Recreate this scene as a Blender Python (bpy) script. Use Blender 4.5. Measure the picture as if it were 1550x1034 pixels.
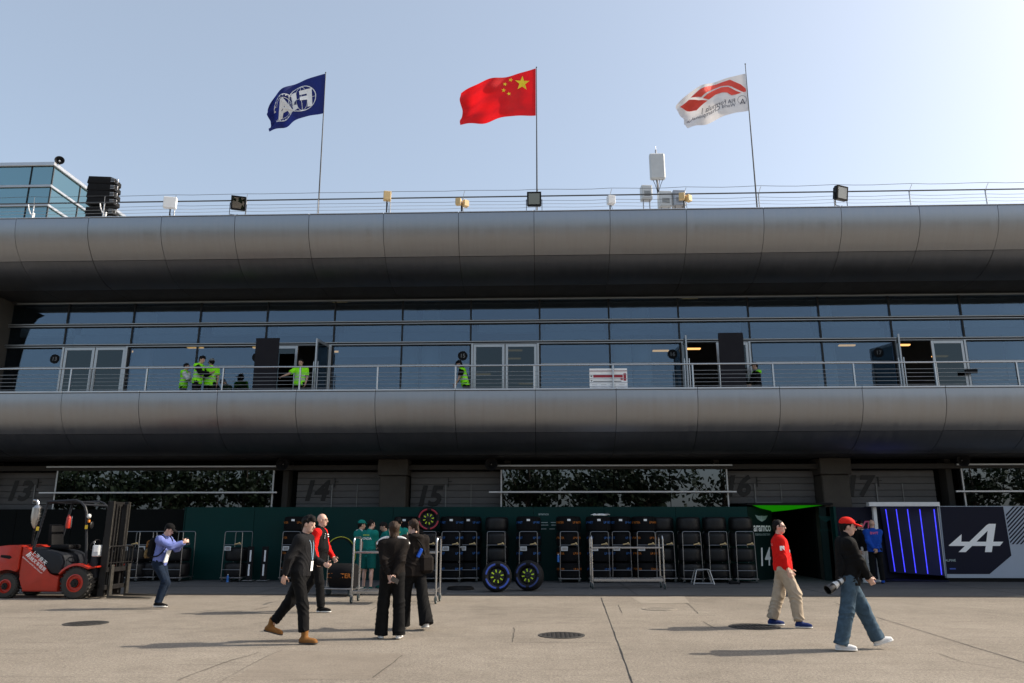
import bpy, bmesh, math, random
import numpy as np
from mathutils import Vector, Matrix
from math import radians as RAD, sin, cos, pi

# ------------------------------------------------------------------ scene, camera, light
for o in list(bpy.data.objects):
    bpy.data.objects.remove(o)
scene = bpy.context.scene
C = scene.collection
random.seed(7)
RNG = np.random.default_rng(11)

FPX, PITCH, YAW, CAMH = 1153.0, RAD(13.8), RAD(2.0), 1.6
camd = bpy.data.cameras.new('camera')
camd.sensor_width = 36.0
camd.lens = 36.0 * FPX / 1550.0
camd.clip_end = 3000
camd.clip_start = 0.05
cam = bpy.data.objects.new('camera', camd)
cam.location = (0, 0, CAMH)
cam.rotation_euler = (RAD(90) + PITCH, 0, YAW)
C.objects.link(cam)
scene.camera = cam

SUN_X, SUN_Y = 1.33, 0.245            # horizontal run of the sun ray per metre of height
SUN_EL = math.atan2(1.0, math.hypot(SUN_X, SUN_Y))
SUN_AZ = math.atan2(SUN_X, SUN_Y)     # clockwise from +Y
world = bpy.data.worlds.new('World')
scene.world = world
world.use_nodes = True
wn = world.node_tree
sky = wn.nodes.new('ShaderNodeTexSky')
sky.sky_type = 'NISHITA'
sky.sun_disc = False
sky.sun_elevation = SUN_EL
sky.sun_rotation = SUN_AZ
sky.altitude = 0
sky.air_density = 1.0
sky.dust_density = 3.3
sky.ozone_density = 0.9
bg = wn.nodes['Background']
hz = wn.nodes.new('ShaderNodeMix')          # even spring haze over the whole dome
hz.data_type = 'RGBA'
hz.inputs['Factor'].default_value = 0.19
hz.inputs['B'].default_value = (6.4, 7.0, 7.2, 1)
wn.links.new(sky.outputs['Color'], hz.inputs['A'])
wn.links.new(hz.outputs['Result'], bg.inputs['Color'])
bg.inputs['Strength'].default_value = 0.15
sl = bpy.data.lights.new('sun', 'SUN')
sl.energy = 4.6
sl.angle = RAD(0.53)
sl.color = (1.0, 0.90, 0.76)
so = bpy.data.objects.new('sun', sl)
C.objects.link(so)
so.location = (30, 10, 40)
so.rotation_euler = Vector((-SUN_X, -SUN_Y, -1)).to_track_quat('-Z', 'Y').to_euler()
vs = scene.view_settings
vs.view_transform = 'Standard'
vs.look = 'None'
vs.gamma = 1
vs.exposure = 0.38
vs.use_curve_mapping = False
scene.render.engine = 'CYCLES'
scene.cycles.max_bounces = 7
scene.cycles.transparent_max_bounces = 10

# ------------------------------------------------------------------ photo pixel -> world
_f = np.array([-sin(YAW) * cos(PITCH), cos(YAW) * cos(PITCH), sin(PITCH)])
_r = np.array([cos(YAW), sin(YAW), 0.0])
_u = np.cross(_r, _f)
def ray(x, y):
    return _f + (x - 775) / FPX * _r - (y - 517) / FPX * _u
def atY(x, y, Y):
    d = ray(x, y)
    return Vector(np.array([0, 0, CAMH]) + d * Y / d[1])
def atZ(x, y, Z=0.0):
    d = ray(x, y)
    return Vector(np.array([0, 0, CAMH]) + d * (Z - CAMH) / d[2])

# ------------------------------------------------------------------ materials
MATS = {}
def mat(name, col, rough=0.6, metal=0.0, var=0.12, scale=6.0, bump=0.0, bscale=60.0, spec=0.5,
        emit=None, estr=0.0, rnd=0.0, stretch=(1, 1, 1), coat=0.0, trans=0.0, detail=5.0, rvar=0.12):
    m = bpy.data.materials.new(name)
    m.use_nodes = True
    nt = m.node_tree
    N, L = nt.nodes, nt.links
    b = N['Principled BSDF']
    b.inputs['Roughness'].default_value = rough
    b.inputs['Metallic'].default_value = metal
    b.inputs['Specular IOR Level'].default_value = spec
    b.inputs['Coat Weight'].default_value = coat
    tc = N.new('ShaderNodeTexCoord')
    mp = N.new('ShaderNodeMapping')
    mp.inputs['Scale'].default_value = stretch
    if rnd:      # alike pieces must not repeat one pattern
        oi0 = N.new('ShaderNodeObjectInfo'); ml = N.new('ShaderNodeMath'); ml.operation = 'MULTIPLY'; ml.inputs[1].default_value = 91.7
        L.new(oi0.outputs['Random'], ml.inputs[0])
        av = N.new('ShaderNodeVectorMath'); av.operation = 'ADD'
        L.new(tc.outputs['Object'], av.inputs[0]); L.new(ml.outputs[0], av.inputs[1])
        L.new(av.outputs['Vector'], mp.inputs['Vector'])
    else:
        L.new(tc.outputs['Object'], mp.inputs['Vector'])
    nz = N.new('ShaderNodeTexNoise')
    nz.inputs['Scale'].default_value = scale
    nz.inputs['Detail'].default_value = detail
    nz.inputs['Roughness'].default_value = 0.62
    L.new(mp.outputs['Vector'], nz.inputs['Vector'])
    mr = N.new('ShaderNodeMapRange')
    mr.inputs['From Min'].default_value = 0.25
    mr.inputs['From Max'].default_value = 0.75
    mr.inputs['To Min'].default_value = 1 - var
    mr.inputs['To Max'].default_value = 1 + var
    L.new(nz.outputs['Fac'], mr.inputs['Value'])
    fac = mr.outputs['Result']
    if rnd:
        oi = N.new('ShaderNodeObjectInfo')
        m2 = N.new('ShaderNodeMapRange')
        m2.inputs['To Min'].default_value = 1 - rnd
        m2.inputs['To Max'].default_value = 1 + rnd
        L.new(oi.outputs['Random'], m2.inputs['Value'])
        mm = N.new('ShaderNodeMath'); mm.operation = 'MULTIPLY'
        L.new(fac, mm.inputs[0]); L.new(m2.outputs['Result'], mm.inputs[1])
        fac = mm.outputs[0]
    sc = N.new('ShaderNodeVectorMath'); sc.operation = 'SCALE'
    sc.inputs[0].default_value = col[:3]
    L.new(fac, sc.inputs['Scale'])
    L.new(sc.outputs['Vector'], b.inputs['Base Color'])
    if rvar:
        r2 = N.new('ShaderNodeMapRange')
        r2.inputs['From Min'].default_value = 0.3
        r2.inputs['From Max'].default_value = 0.7
        r2.inputs['To Min'].default_value = max(0.02, rough * (1 - rvar))
        r2.inputs['To Max'].default_value = min(1.0, rough * (1 + rvar))
        L.new(nz.outputs['Fac'], r2.inputs['Value'])
        L.new(r2.outputs['Result'], b.inputs['Roughness'])
    if bump:
        n2 = N.new('ShaderNodeTexNoise')
        n2.inputs['Scale'].default_value = bscale
        n2.inputs['Detail'].default_value = 4
        L.new(mp.outputs['Vector'], n2.inputs['Vector'])
        bp = N.new('ShaderNodeBump')
        bp.inputs['Strength'].default_value = bump
        bp.inputs['Distance'].default_value = 0.02
        L.new(n2.outputs['Fac'], bp.inputs['Height'])
        L.new(bp.outputs['Normal'], b.inputs['Normal'])
    if emit:
        b.inputs['Emission Color'].default_value = (*emit, 1)
        b.inputs['Emission Strength'].default_value = estr
    if trans:
        out = N['Material Output']
        tb = N.new('ShaderNodeBsdfTranslucent')
        L.new(sc.outputs['Vector'], tb.inputs['Color'])
        mx = N.new('ShaderNodeMixShader')
        mx.inputs['Fac'].default_value = trans
        L.new(b.outputs['BSDF'], mx.inputs[1]); L.new(tb.outputs['BSDF'], mx.inputs[2])
        L.new(mx.outputs['Shader'], out.inputs['Surface'])
    MATS[name] = m
    return m

def glass(name, tint, refl_col, f0, rough=0.0, wav=0.0):
    """coated architectural glass: tinted see-through plus a mirror coat that grows at grazing angles"""
    m = bpy.data.materials.new(name); m.use_nodes = True
    nt = m.node_tree; N, L = nt.nodes, nt.links
    N.remove(N['Principled BSDF'])
    tr = N.new('ShaderNodeBsdfTransparent'); tr.inputs['Color'].default_value = (*tint, 1)
    gl = N.new('ShaderNodeBsdfGlossy'); gl.inputs['Color'].default_value = (*refl_col, 1)
    gl.inputs['Roughness'].default_value = rough
    lw = N.new('ShaderNodeLayerWeight'); lw.inputs['Blend'].default_value = 0.25
    mr = N.new('ShaderNodeMapRange')
    mr.inputs['To Min'].default_value = f0; mr.inputs['To Max'].default_value = 1.0
    L.new(lw.outputs['Fresnel'], mr.inputs['Value'])
    mx = N.new('ShaderNodeMixShader')
    L.new(mr.outputs['Result'], mx.inputs['Fac'])
    L.new(tr.outputs['BSDF'], mx.inputs[1]); L.new(gl.outputs['BSDF'], mx.inputs[2])
    L.new(mx.outputs['Shader'], N['Material Output'].inputs['Surface'])
    if wav:
        tc = N.new('ShaderNodeTexCoord'); oi = N.new('ShaderNodeObjectInfo')
        ad = N.new('ShaderNodeVectorMath'); ad.operation = 'ADD'
        L.new(tc.outputs['Object'], ad.inputs[0]); L.new(oi.outputs['Random'], ad.inputs[1])
        nz = N.new('ShaderNodeTexNoise'); nz.inputs['Scale'].default_value = 1.1
        nz.inputs['Detail'].default_value = 1.5
        L.new(tc.outputs['Object'], nz.inputs['Vector'])
        bp = N.new('ShaderNodeBump'); bp.inputs['Strength'].default_value = wav
        bp.inputs['Distance'].default_value = 0.02
        L.new(nz.outputs['Fac'], bp.inputs['Height'])
        L.new(bp.outputs['Normal'], gl.inputs['Normal'])
    MATS[name] = m
    return m

# metals, concrete, building
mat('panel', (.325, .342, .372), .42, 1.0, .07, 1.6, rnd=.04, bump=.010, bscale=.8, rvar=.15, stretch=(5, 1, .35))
mat('panel_shaded', (.215, .226, .245), .44, 1.0, .08, 1.6, rnd=.05, stretch=(5, 1, .35))  # same cladding as panel; underside shade put into a darker base colour
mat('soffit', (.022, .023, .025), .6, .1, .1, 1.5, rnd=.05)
mat('coping', (.50, .51, .53), .38, .85, .06, 4)
mat('alu', (.42, .43, .44), .38, .8, .08, 5)
mat('alu_dark', (.10, .105, .11), .45, .6, .1, 5)
mat('steel', (.46, .46, .47), .28, 1.0, .04, 3)
mat('alu_mid', (.33, .335, .34), .40, .75, .1, 5)
mat('trolley_steel', (.27, .27, .28), .33, 1.0, .06, 5)
mat('pole_dark', (.03, .032, .035), .5, .2, .1, 5)
mat('crack', (.075, .064, .052), .9, 0, .3, 6)
mat('steel_dull', (.36, .36, .37), .4, .9, .12, 10)
mat('joint_dark', (.012, .012, .014), .8, 0, .1)
mat('concrete_wall', (.066, .061, .054), .85, 0, .18, 2.5, bump=.25, bscale=30, spec=.15)
mat('concrete_dark', (.035, .033, .030), .85, 0, .2, 2.5, bump=.25, bscale=30)
mat('roof_deck', (.28, .28, .28), .9, 0, .15, 2)
mat('shutter', (.118, .118, .120), .7, .0, .12, 3, rnd=.06, spec=.2)
mat('shutter_line', (.20, .205, .205), .5, .2, .1, 5)
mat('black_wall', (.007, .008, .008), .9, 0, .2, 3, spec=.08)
mat('room_wall', (.075, .08, .09), .9, 0, .15, 1.5)
mat('room_pale', (.62, .68, .72), .85, 0, .08, 1.5)
mat('room_blind', (.30, .34, .38), .9, 0, .08, 1.5)
mat('penthouse_blind', (.50, .68, .66), .9, 0, .08, 1.5)
mat('room_ceiling', (.16, .17, .18), .9, 0, .1, 1.5)
mat('black_paint', (.010, .010, .011), .4, 0, .15, 8, spec=.3)
mat('black_matte', (.009, .009, .010), .8, 0, .2, 10, bump=.1, spec=.2)
mat('board_black', (.014, .013, .017), .75, 0, .1, 4, spec=.2)
mat('white_paint', (.74, .75, .76), .45, 0, .05, 6)
mat('white_print', (.92, .92, .91), .6, 0, .03, 20)
mat('lamp_warm', (.9, .7, .4), .5, 0, 0.02, 3, emit=(1.0, .50, .16), estr=1.3)
mat('led_blue', (.05, .05, .5), .5, 0, 0.02, 3, emit=(.05, .05, 1.0), estr=1.25)
mat('led_green', (.02, .3, .01), .6, 0, .15, 3, emit=(.02, .55, .0), estr=.21)
mat('tan_box', (.62, .45, .22), .6, 0, .1, 8)
mat('grey_box', (.55, .57, .58), .55, 0, .06, 8)
glass('curtain_glass', (.55, .62, .66), (.55, .71, .90), .115, wav=.05)
glass('penthouse_glass', (.10, .24, .27), (.60, .92, .97), .34, wav=.03)
glass('door_glass', (.16, .20, .21), (.60, .72, .78), .055, wav=.03)
glass('window_glass', (.03, .04, .04), (.70, .78, .90), .155, wav=.05)
glass('lamp_glass', (.3, .3, .28), (.8, .8, .8), .2)
# paddock things
mat('green_panel', (.0015, .034, .031), .5, 0, .12, 1.0, bump=.03, bscale=3, rnd=.08, spec=.15)
mat('green_deep', (.0015, .014, .013), .5, 0, .12, 1.0, spec=.15)
mat('navy', (.0045, .006, .020), .5, 0, .12, 1.0, spec=.18)
mat('navy_led', (.02, .022, .085), .45, 0, .1, 1.0, spec=.3)
mat('pale_blue', (.34, .39, .47), .5, 0, .05, 1.5)
mat('pink', (.85, .12, .25), .5, 0, .05, 6)
mat('wing_grey', (.40, .50, .50), .5, 0, .05, 6)
mat('rubber', (.008, .008, .009), .65, 0, .25, 14, bump=.1, bscale=80, spec=.25)
mat('rubber_slick', (.009, .009, .010), .45, 0, .25, 9, bump=.06, bscale=40, spec=.3)
mat('tyre_dusty', (.035, .032, .028), .85, 0, .35, 10, bump=.3, bscale=50)
mat('blanket', (.006, .006, .007), .8, 0, .25, 18, bump=.35, bscale=14, spec=.15)
mat('print_orange', (.55, .16, .01), .6, 0, .25, 12)
mat('print_blue', (.025, .15, .48), .6, 0, .25, 12)
mat('band_blue', (.035, .085, .42), .5, 0, .2, 12)
mat('band_blue_dim', (.02, .04, .16), .6, 0, .4, 12)
mat('band_red', (.38, .02, .04), .5, 0, .2, 12)
mat('rim_black', (.012, .012, .013), .3, .4, .1, 12)
mat('lime', (.55, .75, .02), .5, 0, .08, 20)
mat('fork_red', (.40, .020, .007), .42, 0, .16, 4, coat=.2, bump=.03, bscale=12)
mat('fork_dark', (.012, .014, .019), .5, 0, .15, 6, bump=.1, spec=.3)
mat('fork_mast', (.014, .013, .013), .5, .2, .25, 8, bump=.1, spec=.3)
mat('fork_steel', (.05, .046, .040), .6, .5, .4, 9, bump=.2)
mat('seat_vinyl', (.006, .006, .007), .6, 0, .15, 8, spec=.15)
mat('sticker_yellow', (.75, .50, .03), .5, 0, .1, 8)
mat('caster_wheel', (.02, .035, .035), .5, 0, .2, 8)
mat('iron', (.05, .047, .045), .6, .5, .3, 8, bump=.3, bscale=30)
mat('hose_yellow', (.40, .42, .03), .5, 0, .1, 8)
mat('flag_blue', (.006, .015, .135), .75, 0, .12, 3, trans=.28)
mat('flag_red', (.68, .008, .012), .7, 0, .12, 3, trans=.45)
mat('flag_white', (.72, .70, .71), .75, 0, .08, 3, trans=.28)
mat('flag_print_white', (.80, .81, .83), .75, 0, .04, 6)
mat('flag_yellow', (.90, .68, .02), .7, 0, .05, 6)
mat('flag_print_red', (.80, .075, .05), .7, 0, .12, 4)
mat('flag_print_dark', (.03, .04, .08), .7, 0, .08, 6)
mat('leaf', (.020, .038, .012), .6, 0, .5, .6, trans=.15)
mat('bark', (.09, .07, .05), .9, 0, .3, 8, bump=.5, bscale=20)

# sunlit yard concrete: stains, aggregate, wear
def ground_mat(name, base, dark, light, grain):
    m = bpy.data.materials.new(name); m.use_nodes = True
    nt = m.node_tree; N, L = nt.nodes, nt.links
    b = N['Principled BSDF']
    tc = N.new('ShaderNodeTexCoord')
    def noise(scale, detail, rough=.6, src=None):
        n = N.new('ShaderNodeTexNoise'); n.inputs['Scale'].default_value = scale
        n.inputs['Detail'].default_value = detail; n.inputs['Roughness'].default_value = rough
        L.new(src or tc.outputs['Object'], n.inputs['Vector']); return n
    big = noise(.35, 6, .65); mid = noise(3.0, 9, .82); fine = noise(30, 5, .85); tiny = noise(170, 2, .6)
    cr = N.new('ShaderNodeValToRGB')
    cr.color_ramp.elements[0].position = .30; cr.color_ramp.elements[0].color = (*dark, 1)
    cr.color_ramp.elements[1].position = .72; cr.color_ramp.elements[1].color = (*light, 1)
    e = cr.color_ramp.elements.new(.5); e.color = (*base, 1)
    mx = N.new('ShaderNodeMath'); mx.operation = 'MULTIPLY_ADD'
    L.new(mid.outputs['Fac'], mx.inputs[0]); mx.inputs[1].default_value = .45
    m3 = N.new('ShaderNodeMath'); m3.operation = 'MULTIPLY'; m3.inputs[1].default_value = .55
    L.new(big.outputs['Fac'], m3.inputs[0]); L.new(m3.outputs[0], mx.inputs[2])
    L.new(mx.outputs[0], cr.inputs['Fac'])
    g = N.new('ShaderNodeMapRange'); g.inputs['From Min'].default_value = .3; g.inputs['From Max'].default_value = .7
    g.inputs['To Min'].default_value = 1 - grain; g.inputs['To Max'].default_value = 1 + grain
    L.new(fine.outputs['Fac'], g.inputs['Value'])
    g2 = N.new('ShaderNodeMapRange'); g2.inputs['From Min'].default_value = .3; g2.inputs['From Max'].default_value = .7
    g2.inputs['To Min'].default_value = 1 - grain; g2.inputs['To Max'].default_value = 1 + grain
    L.new(tiny.outputs['Fac'], g2.inputs['Value'])
    mm = N.new('ShaderNodeMath'); mm.operation = 'MULTIPLY'
    L.new(g.outputs['Result'], mm.inputs[0]); L.new(g2.outputs['Result'], mm.inputs[1])
    # dark blotches (old drips, tyre scuffs)
    bl = noise(1.1, 3, .5); br = N.new('ShaderNodeMapRange')
    br.inputs['From Min'].default_value = .62; br.inputs['From Max'].default_value = .72
    br.inputs['To Min'].default_value = 1.0; br.inputs['To Max'].default_value = .86
    L.new(bl.outputs['Fac'], br.inputs['Value'])
    m4 = N.new('ShaderNodeMath'); m4.operation = 'MULTIPLY'
    L.new(mm.outputs[0], m4.inputs[0]); L.new(br.outputs['Result'], m4.inputs[1])
    # long faint tyre scuffs and small dark specks
    mpp = N.new('ShaderNodeMapping'); mpp.inputs['Scale'].default_value = (.35, 5.0, 1); mpp.inputs['Rotation'].default_value = (0, 0, .12)
    L.new(tc.outputs['Object'], mpp.inputs['Vector'])
    st = noise(1.3, 5, .6, mpp.outputs['Vector']); sr = N.new('ShaderNodeMapRange')
    sr.inputs['From Min'].default_value = .56; sr.inputs['From Max'].default_value = .74; sr.inputs['To Min'].default_value = 1.0; sr.inputs['To Max'].default_value = .76
    L.new(st.outputs['Fac'], sr.inputs['Value'])
    vo = N.new('ShaderNodeTexVoronoi'); vo.inputs['Scale'].default_value = 26
    L.new(tc.outputs['Object'], vo.inputs['Vector'])
    vr = N.new('ShaderNodeMapRange'); vr.inputs['From Min'].default_value = .05; vr.inputs['From Max'].default_value = .22; vr.inputs['To Min'].default_value = .72; vr.inputs['To Max'].default_value = 1.0
    L.new(vo.outputs['Distance'], vr.inputs['Value'])
    m5 = N.new('ShaderNodeMath'); m5.operation = 'MULTIPLY'; L.new(sr.outputs['Result'], m5.inputs[0]); L.new(vr.outputs['Result'], m5.inputs[1])
    m6 = N.new('ShaderNodeMath'); m6.operation = 'MULTIPLY'; L.new(m5.outputs[0], m6.inputs[0]); L.new(m4.outputs[0], m6.inputs[1])
    sc = N.new('ShaderNodeVectorMath'); sc.operation = 'SCALE'
    L.new(cr.outputs['Color'], sc.inputs[0]); L.new(m6.outputs[0], sc.inputs['Scale'])
    L.new(sc.outputs['Vector'], b.inputs['Base Color'])
    b.inputs['Roughness'].default_value = .88
    b.inputs['Specular IOR Level'].default_value = .25
    bp = N.new('ShaderNodeBump'); bp.inputs['Strength'].default_value = .75; bp.inputs['Distance'].default_value = .012
    L.new(fine.outputs['Fac'], bp.inputs['Height']); L.new(bp.outputs['Normal'], b.inputs['Normal'])
    MATS[name] = m
ground_mat('yard', (.230, .200, .164), (.148, .127, .103), (.306, .269, .223), .58)
ground_mat('apron', (.090, .092, .095), (.068, .070, .072), (.110, .113, .117), .10)
ground_mat('patch_dim', (.222, .190, .154), (.172, .146, .117), (.272, .236, .194), .22)
ground_mat('patch', (.29, .255, .21), (.235, .205, .17), (.34, .30, .25), .18)

# ------------------------------------------------------------------ mesh helpers
class MB:
    """collects shapes in a bmesh; build() links them as one mesh object"""
    def __init__(s):
        s.bm = bmesh.new()
    def _mat(s, faces, mi):
        for f in faces: f.material_index = mi
    def box(s, lo, hi, bev=0.0, mi=0, M=None, seg=1):
        bm = s.bm
        v = [bm.verts.new((x, y, z)) for x in (lo[0], hi[0]) for y in (lo[1], hi[1]) for z in (lo[2], hi[2])]
        idx = ((0, 1, 3, 2), (4, 6, 7, 5), (0, 4, 5, 1), (2, 3, 7, 6), (0, 2, 6, 4), (1, 5, 7, 3))
        fs = [bm.faces.new([v[i] for i in q]) for q in idx]
        vs_ = v
        if bev > 0:
            ed = list({e for f in fs for e in f.edges})
            r = bmesh.ops.bevel(bm, geom=ed, offset=bev, segments=seg, affect='EDGES', profile=.5)
            fs = list({f for f in r['faces']} | {f for f in fs if f.is_valid})
            vs_ = list({x for f in fs for x in f.verts})
        s._mat(fs, mi)
        if M is not None:
            bmesh.ops.transform(bm, matrix=M, verts=vs_)
        return s
    def cbox(s, c, d, bev=0.0, mi=0, R=None):
        """box by centre and size; R = 3x3 rotation about its centre"""
        h = [x / 2 for x in d]
        M = Matrix.Translation(Vector(c))
        if R is not None: M = M @ R.to_4x4()
        return s.box((-h[0], -h[1], -h[2]), (h[0], h[1], h[2]), bev, mi, M)
    def tube(s, pts, r, n=8, mi=0, caps=True, closed=False):
        """swept tube through pts; r number or list"""
        bm = s.bm
        P = [Vector(p) for p in pts]
        k = len(P)
        rr = r if hasattr(r, '__len__') else [r] * k
        rings = []
        nrm = None
        for i, p in enumerate(P):
            a = P[(i - 1) % k] if (closed or i > 0) else p
            b = P[(i + 1) % k] if (closed or i < k - 1) else p
            t = (b - a)
            if t.length < 1e-9: t = Vector((0, 0, 1))
            t.normalize()
            if nrm is None:
                nrm = t.orthogonal().normalized()
                if abs(t.z) < .9:
                    nrm = (Vector((0, 0, 1)) - t * t.z).normalized()
            else:
                nrm = (nrm - t * nrm.dot(t))
                nrm = nrm.normalized() if nrm.length > 1e-6 else t.orthogonal().normalized()
            bn = t.cross(nrm)
            rings.append([bm.verts.new(p + (nrm * cos(2 * pi * j / n) + bn * sin(2 * pi * j / n)) * rr[i]) for j in range(n)])
        fs = []
        for i in range(k if closed else k - 1):
            A, B = rings[i], rings[(i + 1) % k]
            for j in range(n):
                fs.append(bm.faces.new((A[j], A[(j + 1) % n], B[(j + 1) % n], B[j])))
        if caps and not closed:
            fs.append(bm.faces.new(rings[0][::-1])); fs.append(bm.faces.new(rings[-1]))
        s._mat(fs, mi)
        return s
    def lathe(s, prof, n=32, mi=0, M=None, closed=False, arc=None, caps=True):
        """prof: (radius, height) pairs turned about local Z"""
        bm = s.bm
        rings = []
        a0, a1 = arc if arc else (0, 2 * pi)
        cnt = n if arc is None else n + 1
        M = M or Matrix.Identity(4)
        for r, z in prof:
            rings.append([bm.verts.new(M @ Vector((r * cos(a0 + (a1 - a0) * j / n), r * sin(a0 + (a1 - a0) * j / n), z))) for j in range(cnt)])
        fs = []
        k = len(prof)
        for i in range(k if closed else k - 1):
            A, B = rings[i], rings[(i + 1) % k]
            for j in range(n):
                fs.append(bm.faces.new((A[j], A[(j + 1) % cnt], B[(j + 1) % cnt], B[j])))
        if caps and not closed and arc is None:
            if prof[0][0] > 1e-5: fs.append(bm.faces.new(rings[0][::-1]))
            if prof[-1][0] > 1e-5: fs.append(bm.faces.new(rings[-1]))
        s._mat(fs, mi)
        return s
    def prism(s, poly, d0, d1, axis='y', bev=0.0, mi=0, M=None, seg=2):
        """2D outline extruded along axis: 'y' -> poly is (x,z), 'z' -> (x,y), 'x' -> (y,z)"""
        bm = s.bm
        def P(p, d):
            return {'y': (p[0], d, p[1]), 'z': (p[0], p[1], d), 'x': (d, p[0], p[1])}[axis]
        A = [bm.verts.new(P(p, d0)) for p in poly]
        B = [bm.verts.new(P(p, d1)) for p in poly]
        n = len(poly)
        fs = [bm.faces.new(A), bm.faces.new(B[::-1])]
        for i in range(n):
            fs.append(bm.faces.new((A[i], B[i], B[(i + 1) % n], A[(i + 1) % n])))
        vs_ = A + B
        if bev > 0:
            ed = list(set(fs[0].edges) | set(fs[1].edges))
            r = bmesh.ops.bevel(bm, geom=ed, offset=bev, segments=seg, affect='EDGES', profile=.5, clamp_overlap=True)
            fs = [f for f in set(r['faces']) | set(fs) if f.is_valid]
            vs_ = list({x for f in fs for x in f.verts})
        s._mat(fs, mi)
        if M is not None: bmesh.ops.transform(bm, matrix=M, verts=vs_)
        return s
    def grid(s, P, nu, nv, mi=0):
        """surface from P(u,v), u,v in 0..1"""
        bm = s.bm
        V = [[bm.verts.new(P(i / nu, j / nv)) for j in range(nv + 1)] for i in range(nu + 1)]
        fs = [bm.faces.new((V[i][j], V[i + 1][j], V[i + 1][j + 1], V[i][j + 1])) for i in range(nu) for j in range(nv)]
        s._mat(fs, mi)
        return s
    def sphere(s, c, r, n=12, mi=0, R=None):
        M = Matrix.Translation(Vector(c))
        if R is not None: M = M @ R.to_4x4()
        rr = r if hasattr(r, '__len__') else (r, r, r)
        M = M @ Matrix.Diagonal((*rr, 1))
        res = bmesh.ops.create_uvsphere(s.bm, u_segments=n, v_segments=max(6, n * 2 // 3), radius=1, matrix=M)
        s._mat({f for v in res['verts'] for f in v.link_faces}, mi)
        return s
    def raw(s, verts, faces, mi=0):
        V = [s.bm.verts.new(v) for v in verts]
        for f in faces:
            try:
                s.bm.faces.new([V[i] for i in f]).material_index = mi
            except ValueError:
                pass
        return s
    def mesh(s, name, mats, smooth=35):
        bmesh.ops.recalc_face_normals(s.bm, faces=s.bm.faces)
        me = bpy.data.meshes.new(name)
        s.bm.to_mesh(me); s.bm.free()
        for m in ([mats] if isinstance(mats, str) else mats): me.materials.append(MATS[m])
        if smooth:
            me.polygons.foreach_set('use_smooth', np.ones(len(me.polygons), bool))
            me.set_sharp_from_angle(angle=RAD(smooth))
        return me
    def build(s, name, mats, parent=None, smooth=35, loc=None):
        return link(name, s.mesh(name, mats, smooth), parent, loc)

def link(name, me, parent=None, loc=None):
    o = bpy.data.objects.new(name, me)
    C.objects.link(o)
    if parent is not None: o.parent = parent
    if loc is not None: o.location = loc
    return o
def tag(o, label=None, cat=None, group=None, kind=None):
    if label: o['label'] = label
    if cat: o['category'] = cat
    if group: o['group'] = group
    if kind: o['kind'] = kind
    return o
def thing(name, label, cat, loc=(0, 0, 0), rz=0.0, group=None, parent=None):
    o = bpy.data.objects.new(name, None)
    o.empty_display_size = .2
    C.objects.link(o)
    o.location = loc
    o.rotation_euler = (0, 0, rz)
    return tag(o, label, cat, group)
def pivot(name, parent, loc=(0, 0, 0), rot=(0, 0, 0)):
    o = bpy.data.objects.new(name, None); C.objects.link(o)
    o.parent = parent; o.location = loc; o.rotation_euler = rot
    return o
KIDS = {}
def copy_tree(o, parent=None, **kw):
    c = o.copy(); C.objects.link(c)
    if parent is not None: c.parent = parent
    for ch in o.children:
        copy_tree(ch, c)
    for k, v in kw.items():
        if k == 'loc': c.location = v
        elif k == 'rz': c.rotation_euler = (0, 0, v)
        else: c[k] = v
    return c

# flat lettering as mesh data: returns (verts Nx2, faces), centred on x, baseline y=0
_TXT = {}
def text2d(body, size=1.0, shear=0.0, bold=0.0, align='CENTER', space=1.0):
    key = (body, shear, bold, align, space)
    if key not in _TXT:
        cu = bpy.data.curves.new('lettering', 'FONT')
        cu.body = body; cu.size = 1.0; cu.shear = shear; cu.offset = bold
        cu.align_x = align; cu.resolution_u = 3; cu.space_character = space; cu.fill_mode = 'FRONT'
        ob = bpy.data.objects.new('lettering', cu); C.objects.link(ob)
        bpy.context.view_layer.update()
        me = ob.evaluated_get(bpy.context.evaluated_depsgraph_get()).to_mesh()
        V = [(v.co.x, v.co.y) for v in me.vertices]
        Fc = [tuple(p.vertices) for p in me.polygons]
        ob.evaluated_get(bpy.context.evaluated_depsgraph_get()).to_mesh_clear()
        bpy.data.objects.remove(ob); bpy.data.curves.remove(cu)
        _TXT[key] = (np.array(V).reshape(-1, 2), Fc)
    V, Fc = _TXT[key]
    return V * size, Fc
def text_mb(mb, body, size, fn, mi=0, **kw):
    V, Fc = text2d(body, size, **kw)
    return mb.raw([fn(x, y) for x, y in V], Fc, mi)
def poly_mb(mb, poly, fn, mi=0, cuts=0):
    """filled 2D outline (may be concave) mapped by fn"""
    bm = bmesh.new()
    f = bm.faces.new([bm.verts.new((p[0], p[1], 0)) for p in poly])
    bmesh.ops.triangulate(bm, faces=[f])
    for _ in range(cuts):
        bmesh.ops.subdivide_edges(bm, edges=list(bm.edges), cuts=1)
        bmesh.ops.triangulate(bm, faces=[f for f in bm.faces if len(f.verts) > 3])
    bm.verts.index_update()
    V = [fn(v.co.x, v.co.y) for v in bm.verts]
    Fc = [tuple(v.index for v in f.verts) for f in bm.faces]
    bm.free()
    return mb.raw(V, Fc, mi)
def rounded(pts, r, seg=4):
    """polyline with its inner corners rounded"""
    P = [Vector(p) for p in pts]
    out = [P[0]]
    for i in range(1, len(P) - 1):
        a, b, c = P[i - 1], P[i], P[i + 1]
        d1 = (a - b).normalized(); d2 = (c - b).normalized()
        p1 = b + d1 * r; p2 = b + d2 * r
        for j in range(seg + 1):
            t = j / seg
            out.append(p1 * (1 - t) ** 2 + b * 2 * t * (1 - t) + p2 * t ** 2)
    out.append(P[-1])
    return out
def RotZ(a): return Matrix.Rotation(a, 3, 'Z')
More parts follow.
